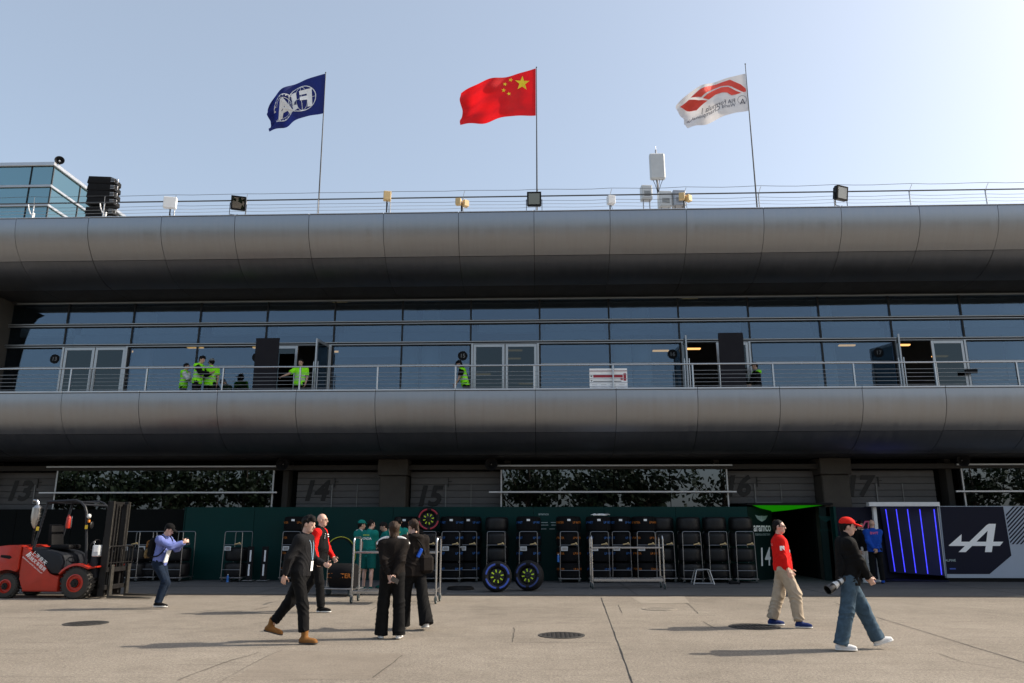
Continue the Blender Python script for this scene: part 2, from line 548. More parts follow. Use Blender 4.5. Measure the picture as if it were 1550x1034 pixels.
def RotY(a): return Matrix.Rotation(a, 3, 'Y')
def RotX(a): return Matrix.Rotation(a, 3, 'X')
# ================================================================== ground
g = MB().raw([(-300, -300, 0), (300, -300, 0), (300, 300, 0), (-300, 300, 0)], [(0, 1, 2, 3)])
yard = tag(g.build('ground', 'yard', smooth=0), kind='structure')
AZ = 0.012
apron = tag(MB().box((-60, 19.75, -.1), (60, 45, AZ)).build('apron', 'apron', smooth=0), kind='structure')
drain = MB()
drain.box((-60, 19.52, -.05), (60, 19.742, .006))
drain = tag(drain.build('drain_channel', 'iron', smooth=0), kind='structure')
# expansion joints of the apron, saw cuts and cracks of the yard
def ground_line(pts, w, name, z=.004, m='joint_dark', wob=0.0):
    P = [atZ(*p) if len(p) == 2 else Vector(p) for p in pts]
    Q = []
    for a, b in zip(P[:-1], P[1:]):
        n = max(1, int((b - a).length / .25)) if wob else 1
        for i in range(n): Q.append(a.lerp(b, i / n))
    Q.append(P[-1])
    if wob:
        Q = [q + Vector((random.uniform(-wob, wob), random.uniform(-wob, wob), 0)) for q in Q]
    mb = MB(); V = []; Fc = []
    for i, q in enumerate(Q):
        d = (Q[min(i + 1, len(Q) - 1)] - Q[max(i - 1, 0)]).normalized()
        nrm = Vector((-d.y, d.x, 0)); ww = w * (random.uniform(.5, 1.2) if wob else 1) / 2
        V += [(q + nrm * ww).to_tuple()[:2] + (z,), (q - nrm * ww).to_tuple()[:2] + (z,)]
    for i in range(len(Q) - 1): Fc.append((2 * i, 2 * i + 1, 2 * i + 3, 2 * i + 2))
    return link(name, mb.raw(V, Fc).mesh(name, 'crack' if name == 'crack' else m, 0), yard)
ground_line([(910, 905), (957, 1033), (1010, 1180)], .022, 'slab_joint', wob=.004)
ground_line([(1262, 912), (1312, 930), (1550, 1003), (1760, 1066)], .016, 'slab_joint', wob=.006)
ground_line([(778, 973), (926, 973)], .012, 'slab_joint', wob=.004)
ground_line([(778, 950), (776, 972)], .02, 'crack', wob=.012)
ground_line([(936, 916), (942, 928)], .02, 'crack', wob=.01)
ground_line([(1040, 913), (1057, 929)], .02, 'crack', wob=.01)
ground_line([(1064, 941), (1082, 951)], .02, 'crack', wob=.012)
ground_line([(1420, 990), (1460, 1003), (1500, 1010), (1545, 1018)], .012, 'crack', wob=.02)
ground_line([(395, 987), (330, 1006), (270, 1030)], .014, 'crack', wob=.025)
ground_line([(610, 992), (590, 1008), (566, 1026)], .020, 'crack', wob=.015)
ground_line([(425, 985), (380, 1005), (330, 1034)], .010, 'crack', wob=.02)
ground_line([(280, 930), (340, 921), (460, 905)], .010, 'crack', wob=.02)
ground_line([(385, 923), (405, 919)], .02, 'crack', wob=.01)
ground_line([(560, 925), (574, 917)], .02, 'crack', wob=.01)
ground_line([(1400, 976), (1700, 976)], .008, 'crack', wob=.008)
ground_line([(60, 905), (200, 917), (420, 930)], .008, 'crack', wob=.02)
a, b, c, d = atZ(955, 904), atZ(1036, 903), atZ(1044, 913), atZ(972, 914)
link('repair_patch', MB().raw([(*p.xy, .004) for p in (a, b, c, d)], [(0, 1, 2, 3)]).mesh('repair_patch', 'patch', 0), yard)
a, b, c, d = atZ(420, 984), atZ(612, 990), atZ(566, 1028), atZ(350, 1030)
link('repair_patch', MB().raw([(*p.xy, .0025) for p in (a, b, c, d)], [(0, 1, 2, 3)]).mesh('repair_patch', 'patch_dim', 0), yard)
for X in np.arange(-40.8, 42, 4.8):
    link('apron_joint', MB().box((X - .01, 19.76, AZ - .02), (X + .01, 27, AZ + .002)).mesh('apron_joint', 'joint_dark', 0), apron)
link('apron_joint', MB().box((-60, 22.3, AZ - .02), (60, 22.32, AZ + .003)).mesh('apron_joint', 'joint_dark', 0), apron)

def manhole(px, rad, m, label, z=0.004):
    p = atZ(*px)
    t = thing('manhole_cover', label, 'manhole', (p.x, p.y, 0), group='manhole covers in the yard')
    MB().lathe([(rad, 0), (rad, z + .006), (rad - .04, z + .006), (rad - .04, z)], 40, closed=False).build('frame_ring', 'concrete_dark' if m == 'iron' else 'patch', t)
    k = MB().lathe([(rad - .045, 0), (rad - .045, z + .004), (0, z + .004)], 40)
    for i in range(-4, 5):
        for j in range(-4, 5):
            if math.hypot(i, j) < 4.2:
                k.cbox((i * rad * .19, j * rad * .19, z + .006), (rad * .1, rad * .1, .006), R=RotZ(pi / 4 * ((i + j) % 2)))
    k.build('cover', m, t)
manhole((850, 962), .36, 'iron', 'dark iron manhole cover alone in the sunlit yard beside a straight slab joint')
manhole((130, 944), .36, 'iron', 'dark iron manhole cover in the yard below the forklift and its shadow')
manhole((1142, 949), .42, 'iron', 'dark iron manhole cover at the feet of the person in the red sweater')
manhole((998, 922), .36, 'patch', 'pale concrete manhole cover beside the pale repair patch')
manhole((972, 887), .40, 'iron', 'dark manhole cover on the shaded apron under the steel trolley')

# ================================================================== pit building
BY = 25.0
bld = thing('pit_building', 'long pit building with two bulging grey metal bands, a glazed upper floor and numbered garages', 'building', (0, BY, 0))
def bp(name, mb, m, smooth=35, parent=None, loc=None):
    """part of the building given in world coordinates"""
    o = link(name, mb if isinstance(mb, bpy.types.Mesh) else mb.mesh(name, m, smooth), parent or bld)
    L = Vector(loc) if loc is not None else Vector((0, 0, 0))
    o.location = L - Vector((0, BY, 0)) if parent is None else L
    return o
PW = 2.4
SEAM0 = -.09
def catmull(P, n=4):
    P = [np.array(p, float) for p in P]; out = []
    for i in range(len(P) - 1):
        p0 = P[max(i - 1, 0)]; p1 = P[i]; p2 = P[i + 1]; p3 = P[min(i + 2, len(P) - 1)]
        for j in range(n):
            t = j / n
            out.append(.5 * ((2 * p1) + (-p0 + p2) * t + (2 * p0 - 5 * p1 + 4 * p2 - p3) * t * t + (-p0 + 3 * p1 - 3 * p2 + p3) * t ** 3))
    out.append(P[-1]); return out
def panel_mesh(name, prof, m, gap=.0075, n=4, org=(0, 0)):
    """curved cladding panel with folded-in edges, centred on x=0"""
    Q = catmull(prof, n)
    w = PW / 2 - gap
    V = []; Fc = []
    k = len(Q)
    for i, q in enumerate(Q):
        t = Q[min(i + 1, k - 1)] - Q[max(i - 1, 0)]; t /= np.linalg.norm(t)
        nin = np.array([-t[1], t[0]])
        if nin[0] < 0 and abs(nin[0]) > abs(nin[1]): nin = -nin
        if abs(nin[0]) <= abs(nin[1]) and nin[1] < 0: nin = -nin
        qi = q + nin * .035
        qi = qi - np.array(org); q = q - np.array(org)
        V += [(-w, qi[0], qi[1]), (-w, q[0], q[1]), (w, q[0], q[1]), (w, qi[0], qi[1])]
    for i in range(k - 1):
        for j in range(3):
            Fc.append((4 * i + j, 4 * i + j + 1, 4 * i + 5 + j, 4 * i + 4 + j))
    Fc += [(0, 1, 2, 3), (4 * k - 4, 4 * k - 3, 4 * k - 2, 4 * k - 1)]
    return MB().raw(V, Fc).mesh(name, m, 40)
def run_panels(name, prof, m, ks):
    me = panel_mesh(name, prof, m, org=prof[0])
    for k in ks:
        o = bp(name, me, None, loc=(SEAM0 + PW * (k + .5), prof[0][0] + random.uniform(-.002, .002), prof[0][1]))
        o.rotation_euler = (RAD(random.uniform(-.18, .18)), RAD(random.uniform(-.02, .02)), RAD(random.uniform(-.10, .10)))
KS = range(-11, 11)
XL, XR = SEAM0 + PW * -11, SEAM0 + PW * 11
def backing(name, prof, off, m):
    Q = catmull(prof, 3)
    bp(name, MB().grid(lambda u, v: (XL + (XR - XL) * u, Q[int(round(v * (len(Q) - 1)))][0] + off[0], Q[int(round(v * (len(Q) - 1)))][1] + off[1]), 1, len(Q) - 1), m)
r1 = [(22.50, 11.36), (22.505, 11.10), (22.555, 10.82), (22.66, 10.55), (22.83, 10.30), (23.02, 10.09)]
r2 = [(23.03, 10.078), (23.26, 9.88), (23.55, 9.70), (23.90, 9.57), (24.30, 9.50)]
r3 = [(24.315, 9.499), (24.7, 9.48), (25.1, 9.47), (25.55, 9.47)]
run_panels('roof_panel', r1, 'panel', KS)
run_panels('roof_panel', r2, 'panel_shaded', KS)
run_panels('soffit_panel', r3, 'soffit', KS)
backing('roof_backing', r1 + r2[1:] + r3[1:], (.05, .03), 'joint_dark')
b1 = [(22.42, 5.60), (22.425, 5.34), (22.47, 5.08), (22.565, 4.82), (22.70, 4.59), (22.86, 4.41)]
b2 = [(22.87, 4.398), (23.06, 4.24), (23.30, 4.08), (23.62, 3.93), (24.0, 3.85)]
b3 = [(24.015, 3.848), (24.5, 3.84), (25.9, 3.84)]
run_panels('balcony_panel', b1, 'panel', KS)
run_panels('balcony_panel', b2, 'panel_shaded', KS)
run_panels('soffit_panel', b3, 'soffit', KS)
backing('balcony_backing', b1 + b2[1:] + b3[1:], (.05, .03), 'joint_dark')
for k in KS:      # coping strips
    x0 = SEAM0 + PW * k
    bp('coping', MB().box((x0 + .006, 22.47, 11.372), (x0 + PW - .006, 22.95, 11.40), .006), 'coping')
    bp('coping', MB().box((x0 + .006, 22.38, 5.61), (x0 + PW - .006, 22.95, 5.668), .010), 'coping')
bp('roof_slab', MB().box((XL, 22.6, 11.20), (XR, 46, 11.36)), 'roof_deck', 0)
bp('balcony_floor', MB().box((XL, 22.6, 5.10), (XR, 33, 5.25)), 'concrete_wall', 0)

# ---- glazed upper floor
GX0, GP, GY = .07, 2.4, 25.62
TZ = [5.25, 7.07, 7.84, 8.59, 9.40]          # sill and transom heights
KB = range(-8, 9)
DOORS = {-7: 'closed', -4: 'left_board', -1: 'closed', 2: 'left_open', 5: 'left_open', 8: 'closed'}
pane_mesh = {}
for r in range(4):
    hh = (TZ[r + 1] - TZ[r]) / 2
    pane_mesh[r] = MB().box((-GP / 2 + .03, -.012, -hh + .02), (GP / 2 - .03, .012, hh - .02)).mesh('glass_pane', 'curtain_glass', 0)
mull = MB().box((-.028, -.05, 5.25), (.028, .05, 9.40)).mesh('mullion', 'black_paint', 0)
for k in range(-8, 10): bp('mullion', mull, None, loc=(GX0 + GP * k, GY, 0))
for k in KB:
    for r in range(4):
        if k in DOORS and r < 2: continue
        o = bp('glass_pane', pane_mesh[r], None, loc=(GX0 + GP * (k + .5), GY, (TZ[r] + TZ[r + 1]) / 2))
        o.rotation_euler = (RAD(random.uniform(-.35, .35)), 0, RAD(random.uniform(-.3, .3)))
XG0, XG1 = GX0 + GP * -8 - .05, GX0 + GP * 9 + .05
for z in TZ[2:4]:
    bp('transom', MB().box((XG0, GY - .16, z + .012), (XG1, GY - .056, z + .055), .008), 'alu_mid')
    bp('transom', MB().box((XG0, GY - .13, z - .06), (XG1, GY - .056, z - .015), .008), 'alu_mid')
    bp('transom', MB().box((XG0, GY - .052, z - .03), (XG1, GY + .052, z + .03)), 'black_paint', 0)
for k in KB:
    if k in DOORS: continue
    x0 = GX0 + GP * k
    bp('transom', MB().box((x0 + .03, GY - .10, TZ[1] - .03), (x0 + GP - .03, GY - .052, TZ[1] + .03), .008), 'alu_mid')
    bp('transom', MB().box((x0 + .03, GY - .048, TZ[1] - .03), (x0 + GP - .03, GY + .048, TZ[1] + .03)), 'black_paint', 0)
bp('head_rail', MB().box((-18.5, 25.36, 9.345), (XG1 + 3, 25.42, 9.385), .008), 'alu')
bp('head_rail', MB().box((XG0, 25.50, 9.405), (XG1, 25.545, 9.46), .004), 'alu_dark')
fin = [(26.2, 5.25), (26.2, 9.465), (23.9, 9.465), (24.25, 9.25), (24.52, 8.9), (24.72, 8.3), (24.84, 7.5), (24.9, 6.5), (24.92, 5.25)]
bp('end_fin', MB().prism(fin, -19.55, -18.78, 'x'), 'concrete_wall')
bp('end_wall', MB().box((-30, 26.2, 5.25), (-19.0, 26.5, 9.46)), 'concrete_wall')

def door_leaf(x, ang, w, side, z1=7.78):
    """hinged glass leaf; side=+1 leaf extends to +x from hinge"""
    z0 = 5.26
    f = MB()
    t = .10
    s = side
    X = lambda a: s * a
    def bx(a0, a1, zz0, zz1):
        f.box((min(X(a0), X(a1)), -.025, zz0), (max(X(a0), X(a1)), .025, zz1), .004)
    bx(.01, t, z0, z1); bx(w - t, w - .01, z0, z1); bx(t + .0005, w - t - .0005, z1 - t, z1); bx(t + .0005, w - t - .0005, z0, z0 + .2)
    o = bp('door', f, 'alu', loc=(x, GY - .09, 0))
    o.rotation_euler = (0, 0, ang)
    gl = link('door_pane', MB().box((min(X(t), X(w - t)), -.008, z0 + .2), (max(X(t), X(w - t)), .008, z1 - t)).mesh('door_pane', 'door_glass', 0), o)
    h = MB()
    for yy in (-.075, .075):
        h.tube([(X(w - .06), yy, 5.75), (X(w - .06), yy, 7.0)], .016, 8)
        for zz in (5.85, 6.9): h.tube([(X(w - .06), yy, zz), (X(w - .06), 0, zz)], .008, 6)
    link('handle', h.mesh('handle', 'steel', 35), o)
for k, st in DOORS.items():
    x0 = GX0 + GP * k; x1 = x0 + GP
    fr = MB()
    fr.box((x0 + .032, GY - .14, 5.25), (x0 + .10, GY + .05, 7.80), .004).box((x1 - .10, GY - .14, 5.25), (x1 - .032, GY + .05, 7.80), .004)
    fr.box((x0 + .1005, GY - .13, 7.785), (x1 - .1005, GY + .05, 7.80))
    bp('door_frame', fr, 'alu')
    w = (GP - .2) / 2 - .004
    la, ra = 0.0, 0.0
    if st == 'left_board': la, ra = 0, RAD(82)
    if st == 'left_open': la, ra = -RAD(96), 0
    if k == 5: la = -RAD(112)
    door_leaf(x0 + .10, la, w, 1)
    door_leaf(x1 - .10, ra, w, -1)
# round number plates on the glass
for k, tx in ((-7, '13'), (-4, '14'), (-1, '15'), (2, '16'), (5, '17')):
    x0 = GX0 + GP * k - .27
    if k == 5: x0 = GX0 + GP * k - .52
    MBp = MB().lathe([(.0, 0), (.165, 0), (.165, .012), (0, .012)], 28, M=Matrix.Translation((x0, GY - .017, 7.40)) @ Matrix.Rotation(pi / 2, 4, 'X'))
    o = bp('number_plate', MBp, 'black_matte')
    tm = MB(); text_mb(tm, tx, .19, lambda x, y: (x0 + x, GY - .032, 7.335 + y), bold=.008)
    bp('plate_lettering', tm, 'shutter_line', 0)

# ---- room behind the glass
bp('room_back_wall', MB().box((XL, 32.2, 5.25), (XR, 32.4, 11.2)), 'room_wall', 0)
bp('room_ceiling', MB().box((XL, 25.7, 9.42), (XR, 32.2, 9.55)), 'room_ceiling', 0)
for k in KB:
    x0 = GX0 + GP * k
    # pale boxed bulkhead set behind each bay
    bp('bulkhead', MB().box((x0 + .20, 26.15, 8.36), (x0 + GP - .12, 26.35, 8.66), .01), 'room_pale')
    if k % 2 == 0: bp('bulkhead', MB().box((x0 + .16, 26.12, 7.9), (x0 + .22, 26.3, 8.355), .005), 'room_pale')
for k, dz in ((-7, .5), (-6, .25), (-3, .9), (-2, .35), (0, .6), (1, .2), (3, 1.0), (4, .4), (6, .3), (7, .8)):
    x0 = GX0 + GP * k
    bp('roller_blind', MB().box((x0 + .10, 25.95, 8.36 - dz), (x0 + GP - .10, 25.965, 8.357)), 'room_blind', 0)
for x in (-14.6, -4.7, -3.9, 3.05, 3.75, 10.3, 17.0):
    bp('interior_column', MB().lathe([(.34, 5.25), (.34, 9.41)], 24, M=Matrix.Translation((x, 27.0, 0))), 'room_pale')
for x, y, z in ((-15.9, 28.5, 8.3), (-10.6, 28.0, 8.3), (-12.9, 27.5, 8.2), (-6.5, 27.6, 7.9), (-7.9, 29.0, 8.35), (-.9, 28.6, 8.25), (-2.2, 30, 7.6),
                (-.5, 31, 7.4), (4.6, 28, 8.05), (6.0, 29, 8.35), (11.5, 28, 8.2), (13.4, 27.8, 8.15), (15.9, 30, 8.2), (-1.0, 30.5, 8.35)):
    bp('ceiling_lamp', MB().box((x - .30, y - .07, z), (x + .30, y + .07, z + .05), .01), 'lamp_warm')

# ---- ground floor
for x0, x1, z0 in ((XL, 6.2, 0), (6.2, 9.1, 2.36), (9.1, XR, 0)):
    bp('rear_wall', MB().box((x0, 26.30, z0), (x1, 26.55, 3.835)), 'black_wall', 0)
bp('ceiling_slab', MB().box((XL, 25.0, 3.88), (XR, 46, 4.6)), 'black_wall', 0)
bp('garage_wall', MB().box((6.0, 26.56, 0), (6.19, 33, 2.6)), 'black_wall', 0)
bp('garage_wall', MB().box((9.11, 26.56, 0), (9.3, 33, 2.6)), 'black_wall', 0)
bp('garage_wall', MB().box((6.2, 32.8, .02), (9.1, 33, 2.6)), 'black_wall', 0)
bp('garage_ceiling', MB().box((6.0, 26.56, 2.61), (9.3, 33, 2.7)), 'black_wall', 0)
bp('back_facade', MB().box((XL, 45.8, 0), (XR, 46, 11.19)), 'concrete_wall', 0)
for xa in (XL, XR - .2): bp('side_facade', MB().box((xa + .001, 26.6, 0), (xa + .199, 45.79, 11.19)), 'concrete_wall', 0)
bp('beam', MB().box((XL, 25.45, 3.50), (XR, 25.75, 3.66), .01), 'concrete_dark')
def shutter(x0, x1, num, numx, numz):
    sh = bp('shutter', MB().box((x0, 26.06, 2.4 if num == '16' else 0), (x1, 26.09, 3.46)), 'black_paint', 0)
    sl = MB().prism([(26.05, 0), (26.012, .008), (26.004, .05), (26.004, .17), (26.010, .205), (26.05, .212)], x0, x1, 'x').mesh('slat', 'shutter', 40)
    for i in range(16):
        if num == '16' and i < 11: continue
        o = link('slat', sl, sh); o.location = (0, 0, .04 + i * .215)
    if num:
        tm = MB(); text_mb(tm, num, .92, lambda x, y: (numx + x, 25.988, numz + y), shear=.22, bold=.035, space=.95)
        bp('number', tm, 'black_paint', 0)
    return sh
def wicket(xa, xb, z0, z1):
    f = MB()
    f.box((xa, 25.96, z0), (xa + .035, 25.985, z1)); f.box((xb - .02, 25.965, z0), (xb, 25.985, z1)); f.box((xa + .036, 25.962, z0), (xb - .021, 25.984, z0 + .035))
    bp('wicket_frame', f, 'shutter_line', 0)
    f = MB().box((xa + .09, 25.95, z1 - .10), (xa + .11, 25.98, z1 + .22)).box((xa + .111, 25.95, z1 + .08), (xa + .22, 25.98, z1 + .10))
    bp('hinge', f, 'black_paint', 0)
for x0, x1, n, px in ((-18.7, -16.35, '13', (25, 757)), (-8.2, -5.28, '14', (475, 757)), (-4.32, -1.30, '15', (647, 765)), (6.16, 9.12, '16', (1115, 750)), (10.08, 13.05, '17', (1299, 750)), (20.6, 23.4, '18', None)):
    p = atY(px[0], px[1], 25.99) if px else Vector(((x0 + x1) / 2, 0, 2.6))
    shutter(x0, x1, n, p.x, p.z)
    if px:
        a = atY(px[0] + 27, 740, 25.97).x
        wicket(a, a + .88, 2.42 if n not in ('14', '15') else 1.9, 3.05)
for xc in (-19.2, -4.82, 9.6, 24.0):
    bp('column', MB().box((xc - .44, 25.35, 0), (xc + .44, 26.3, 3.30), .03), 'concrete_wall')
    bp('column_head', MB().box((xc - .50, 25.25, 3.31), (xc + .50, 26.28, 3.83), .02), 'concrete_wall')
for xc in (-8.55, -1.05, 5.9, 13.45):
    bp('pilaster', MB().box((xc - .10, 25.80, 0), (xc + .10, 26.29, 3.83), .01), 'concrete_dark')
for x0, x1 in ((-16.25, -8.9), (-1.22, 6.13), (13.75, 21.1)):
    w = bp('clerestory_window', MB().box((x0, 25.56, 0), (x1, 25.9, 2.05)).box((x0, 25.86, 2.06), (x1, 25.9, 3.5)), 'black_wall', 0)
    n = 4; pw = (x1 - x0) / n
    up = MB().box((.012, -.01, 2.77), (pw - .012, .01, 3.50)).mesh('window_pane', 'window_glass', 0)
    lo = MB().box((.012, -.01, 2.06), (pw - .012, .01, 2.755)).mesh('window_pane', 'window_glass', 0)
    for i in range(n):
        link('window_pane', up, w, (x0 + i * pw, 25.55, 0)); link('window_pane', lo, w, (x0 + i * pw, 25.55, 0))
    for xa in (x0 - .05, x1 + .002):
        link('window_frame', MB().box((xa, 25.53, 2.05), (xa + .048, 25.6, 3.53)).mesh('window_frame', 'alu', 0), w)
    for z, e in ((3.61, .28), (2.76, .42)):
        link('rail', MB().box((x0 - e, 25.28, z - .03), (x1 + e * .6, 25.36, z + .03), .008).mesh('rail', 'alu' if z > 3 else 'coping', 35), w)
    for i in range(n + 1):
        xx = x0 + i * pw
        link('rail_bracket', MB().box((xx - .015, 25.36, 2.745), (xx + .015, 25.54, 2.775)).box((xx - .015, 25.36, 3.595), (xx + .015, 25.54, 3.625)).mesh('rail_bracket', 'alu_dark', 0), w)

# ---- balcony railing
rl = thing('balcony_railing', 'stainless balcony railing with thin horizontal wires above the lower grey band', 'railing', (0, 22.78, 5.668))
def lp(name, mb, m, parent, smooth=35):
    """part given in world coordinates under a thing whose empty is unrotated"""
    o = link(name, mb.mesh(name, m, smooth), parent)
    o.location = -parent.location
    return o
RYb = 22.78
lp('top_rail', MB().tube([(XL, RYb, 6.45), (XR, RYb, 6.45)], .028, 10), 'steel', rl)
for i in range(5):
    z = 5.78 + i * .118
    lp('wire', MB().tube([(XL, RYb, z), (XR, RYb, z)], .007, 6), 'steel_dull', rl)
PX0 = atY(928, 565, RYb).x
for k in range(-11, 9):
    x = PX0 + 2.4 * k
    lp('post', MB().box((x - .022, RYb - .035, 5.668), (x + .022, RYb + .035, 6.425), .005), 'steel', rl)

# ---- roof railing with its stretched wires
rr = thing('roof_railing', 'thin grey roof railing with stretched wires along the roof edge', 'railing', (0, 23.1, 11.40))
RY = 23.1
zt = atY(775, 297.5, RY).z
lp('top_rail', MB().tube([(XL, RY, zt), (XR, RY, zt)], .024, 8), 'alu_dark', rr)
for yy in (289.5, 304, 309, 314):
    z = atY(775, yy, RY).z
    pts = []
    for k in range(-40, 41):
        x = k * .6
        pts.append((x, RY - (.12 if yy < 295 else 0), z - .02 * (1 - ((x % 2.4) / 1.2 - 1) ** 2) + .008 * sin(k * 1.7)))
    lp('wire', MB().tube(pts, .0075 if yy < 295 else .006, 5), 'alu_dark' if yy < 305 else 'alu', rr)
px_ = atY(1376, 290, RY).x
for k in range(-14, 5):
    x = px_ + 2.4 * k
    lp('post', MB().tube([(x, RY, 11.36), (x, RY, zt)], .022, 8), 'alu', rr)
    lp('arm', MB().tube([(x, RY, zt - .12), (x + .02, RY - .05, zt + .05), (x + .06, RY - .12, zt + .17)], .008, 6), 'alu', rr)

# ---- penthouse on the roof
cp = atY(82, 246, 27.0)
PX, PZ = cp.x, cp.z
ph = thing('rooftop_penthouse', 'glass rooftop room with white metal bands and teal panes', 'building', (PX - 6, 33, 11.36))
def ppt(name, mb, m, smooth=0): return lp(name, mb, m, ph, smooth)
zb = [11.36, 12.05, 12.88, 13.70, PZ - .16]
zb = [11.36, atY(60, 311, 27.0).z, atY(60, 282, 27.0).z, PZ - .16]
Y0, Y1 = 27.0, 43.0
ppt('roof_fascia', MB().box((PX - 14, Y0 - .08, PZ - .16), (PX + .08, Y1, PZ), .02), 'coping', 35)
ppt('side_blind', MB().box((PX - .35, Y0 + .2, 11.37), (PX - .30, Y1 - .2, PZ - .2)), 'penthouse_blind')
ppt('core_wall', MB().box((PX - 13.9, Y0 + 2.5, 11.37), (PX - 3.0, Y1 - .1, PZ - .17)), 'room_wall')
for r in range(3):
    if r:
        ppt('band', MB().box((PX - 14, Y0 - .06, zb[r] - .05), (PX + .06, Y0 + .0, zb[r] + .05), .01), 'alu', 35)
        ppt('band', MB().box((PX - .001, Y0 + .002, zb[r] - .05), (PX + .06, Y1, zb[r] + .05), .01), 'coping', 35)
    for i in range(8):
        xa = PX - .02 - (0 if i == 0 else .85 + (i - 1) * 1.8); xb = xa - (.83 if i == 0 else 1.78)
        ppt('glass_pane', MB().box((xb, Y0 + .01, zb[r] + .02), (xa, Y0 + .03, zb[r + 1] - .02)), 'penthouse_glass')
        if r == 0: ppt('mullion', MB().box((xb - .02, Y0 - .03, 11.36), (xb, Y0 + .04, PZ - .17)), 'black_paint')
    for i in range(9):
        ya = Y0 + .05 + i * 1.78
        ppt('glass_pane', MB().box((PX - .03, ya + .03, zb[r] + .02), (PX - .01, ya + 1.75, zb[r + 1] - .02)), 'penthouse_glass')
        if r == 0: ppt('mullion', MB().box((PX - .04, ya - .01, 11.36), (PX + .02, ya + .025, PZ - .17)), 'alu_dark')
# ================================================================== trees across the yard (mirrored in the garage windows)
def tree_mesh(seed, h, crown_r, dens):
    rg = random.Random(seed)
    tr = MB()
    th = h * .42
    tr.tube([(0, 0, 0), (.05, .02, th * .5), (-.03, .05, th), (.1, -.05, h * .75)], [.24, .20, .15, .05], 8)
    cl = []
    for i in range(11):
        a = rg.uniform(0, 2 * pi); z0 = th * rg.uniform(.62, 1.1); ln = crown_r * rg.uniform(.55, 1.0)
        tip = Vector((cos(a) * ln, sin(a) * ln, z0 + h * rg.uniform(.12, .45)))
        mid = Vector((cos(a) * ln * .45, sin(a) * ln * .45, z0 + (tip.z - z0) * .4))
        tr.tube([(0, 0, z0), mid, tip], [.10, .07, .02], 6)
        cl.append((tip, crown_r * rg.uniform(.32, .5))); cl.append((mid + Vector((0, 0, .4)), crown_r * rg.uniform(.2, .34)))
    cl.append((Vector((0, 0, h * .88)), crown_r * .45))
    V = []; Fc = []
    for c, r in cl:
        for j in range(dens):
            d = Vector((rg.gauss(0, 1), rg.gauss(0, 1), rg.gauss(0, .8))).normalized() * r * rg.uniform(.35, 1.05) ** .6
            p = c + d; s = rg.uniform(.16, .34)
            n = Vector((rg.gauss(0, 1), rg.gauss(0, 1), rg.gauss(0, 1))).normalized(); t = n.orthogonal().normalized(); b = n.cross(t)
            k = len(V)
            V += [p + t * s, p + b * s * .6, p - t * s, p - b * s * .6]; Fc.append((k, k + 1, k + 2, k + 3))
    return tr.mesh('trunk', 'bark'), MB().raw(V, Fc).mesh('crown', 'leaf', 0)
TR = [tree_mesh(3, 9.4, 4.0, 85), tree_mesh(5, 8.2, 3.6, 75), tree_mesh(9, 9.8, 3.6, 26)]
for i, x in enumerate((-48, -42.5, -37, -31.5, -27, -22.5, -17.5, -12, -6.2, -1.0, 4.6, 9.5, 16.5, 21.5, 27.5, 33, 38.5, 44, 49)):
    v = (0, 1, 0, 1, 0, 2, 1, 0, 1, 0, 0, 1, 2, 0, 1, 2, 0, 1, 0)[i]
    t = thing('tree', ('tall leafy tree', 'broad low leafy tree', 'sparse tree with open branches')[v] + ' across the yard from the garages', 'tree', (x, -17 - 3 * random.random(), 0), random.uniform(0, 6.28), group='trees across the yard')
    link('trunk', TR[v][0], t); link('crown', TR[v][1], t)

# ================================================================== flags
def flag(name, label, base, top, tt, tb, matname, ripple, py=24.0):
    """tt / tb: photo points (hoist, middle, fly) of the upper / lower edge"""
    pb = atY(*base, py); pt = atY(*top, py); pb.z = 11.36
    pb.x = pt.x + (pb.x - pt.x) * .6
    t = thing(name, label, 'flag', pb)
    lp('pole', MB().tube([pb, pb.lerp(pt, .5), pt], [.028, .022, .013], 8).sphere(pt, .026, 8), 'pole_dark', t)
    q = lambda P, u: (Vector(P[0]) * (1 - u) * (1 - 2 * u) + Vector(P[1]) * 4 * u * (1 - u) + Vector(P[2]) * u * (2 * u - 1))
    def pix(u, v):
        a, b = q(tt, u), q(tb, u)
        w = a.lerp(b, v)
        w.x += 2.5 * ripple * u * sin(9 * v + 3) * u
        w.y += 1.6 * u * sin(11 * u + 2)
        return w
    def S(u, v, off=0.0):
        w = pix(u, v)
        p = atY(w.x, w.y, py)
        p.y += -.02 + u * (.30 * sin(7.5 * u + 2.2 * v) + .10 * sin(17 * u - 5 * v + 1)) * ripple + .04 * sin(20 * v) * u
        p.y += off
        return p
    def inv(x, y):
        u, v = .5, .5
        for _ in range(14):
            w = pix(u, v); e = 1e-3
            du = (pix(u + e, v) - w) / e; dv = (pix(u, v + e) - w) / e
            dx, dy = x - w.x, y - w.y
            det = du.x * dv.y - du.y * dv.x
            u += (dx * dv.y - dy * dv.x) / det; v += (du.x * dy - du.y * dx) / det
            u = min(max(u, -.2), 1.2); v = min(max(v, -.2), 1.2)
        return u, v
    mb = MB().grid(lambda u, v: S(u, v), 48, 24)
    cl = lp('cloth', mb, matname, t, 180)
    def onflag(x, y, off=-.012):
        return S(*inv(x, y), off)
    return t, cl, onflag, S
def put_on(cl, t, name, mb, m):
    o = link(name, mb.mesh(name, m, 0), cl)
    return o
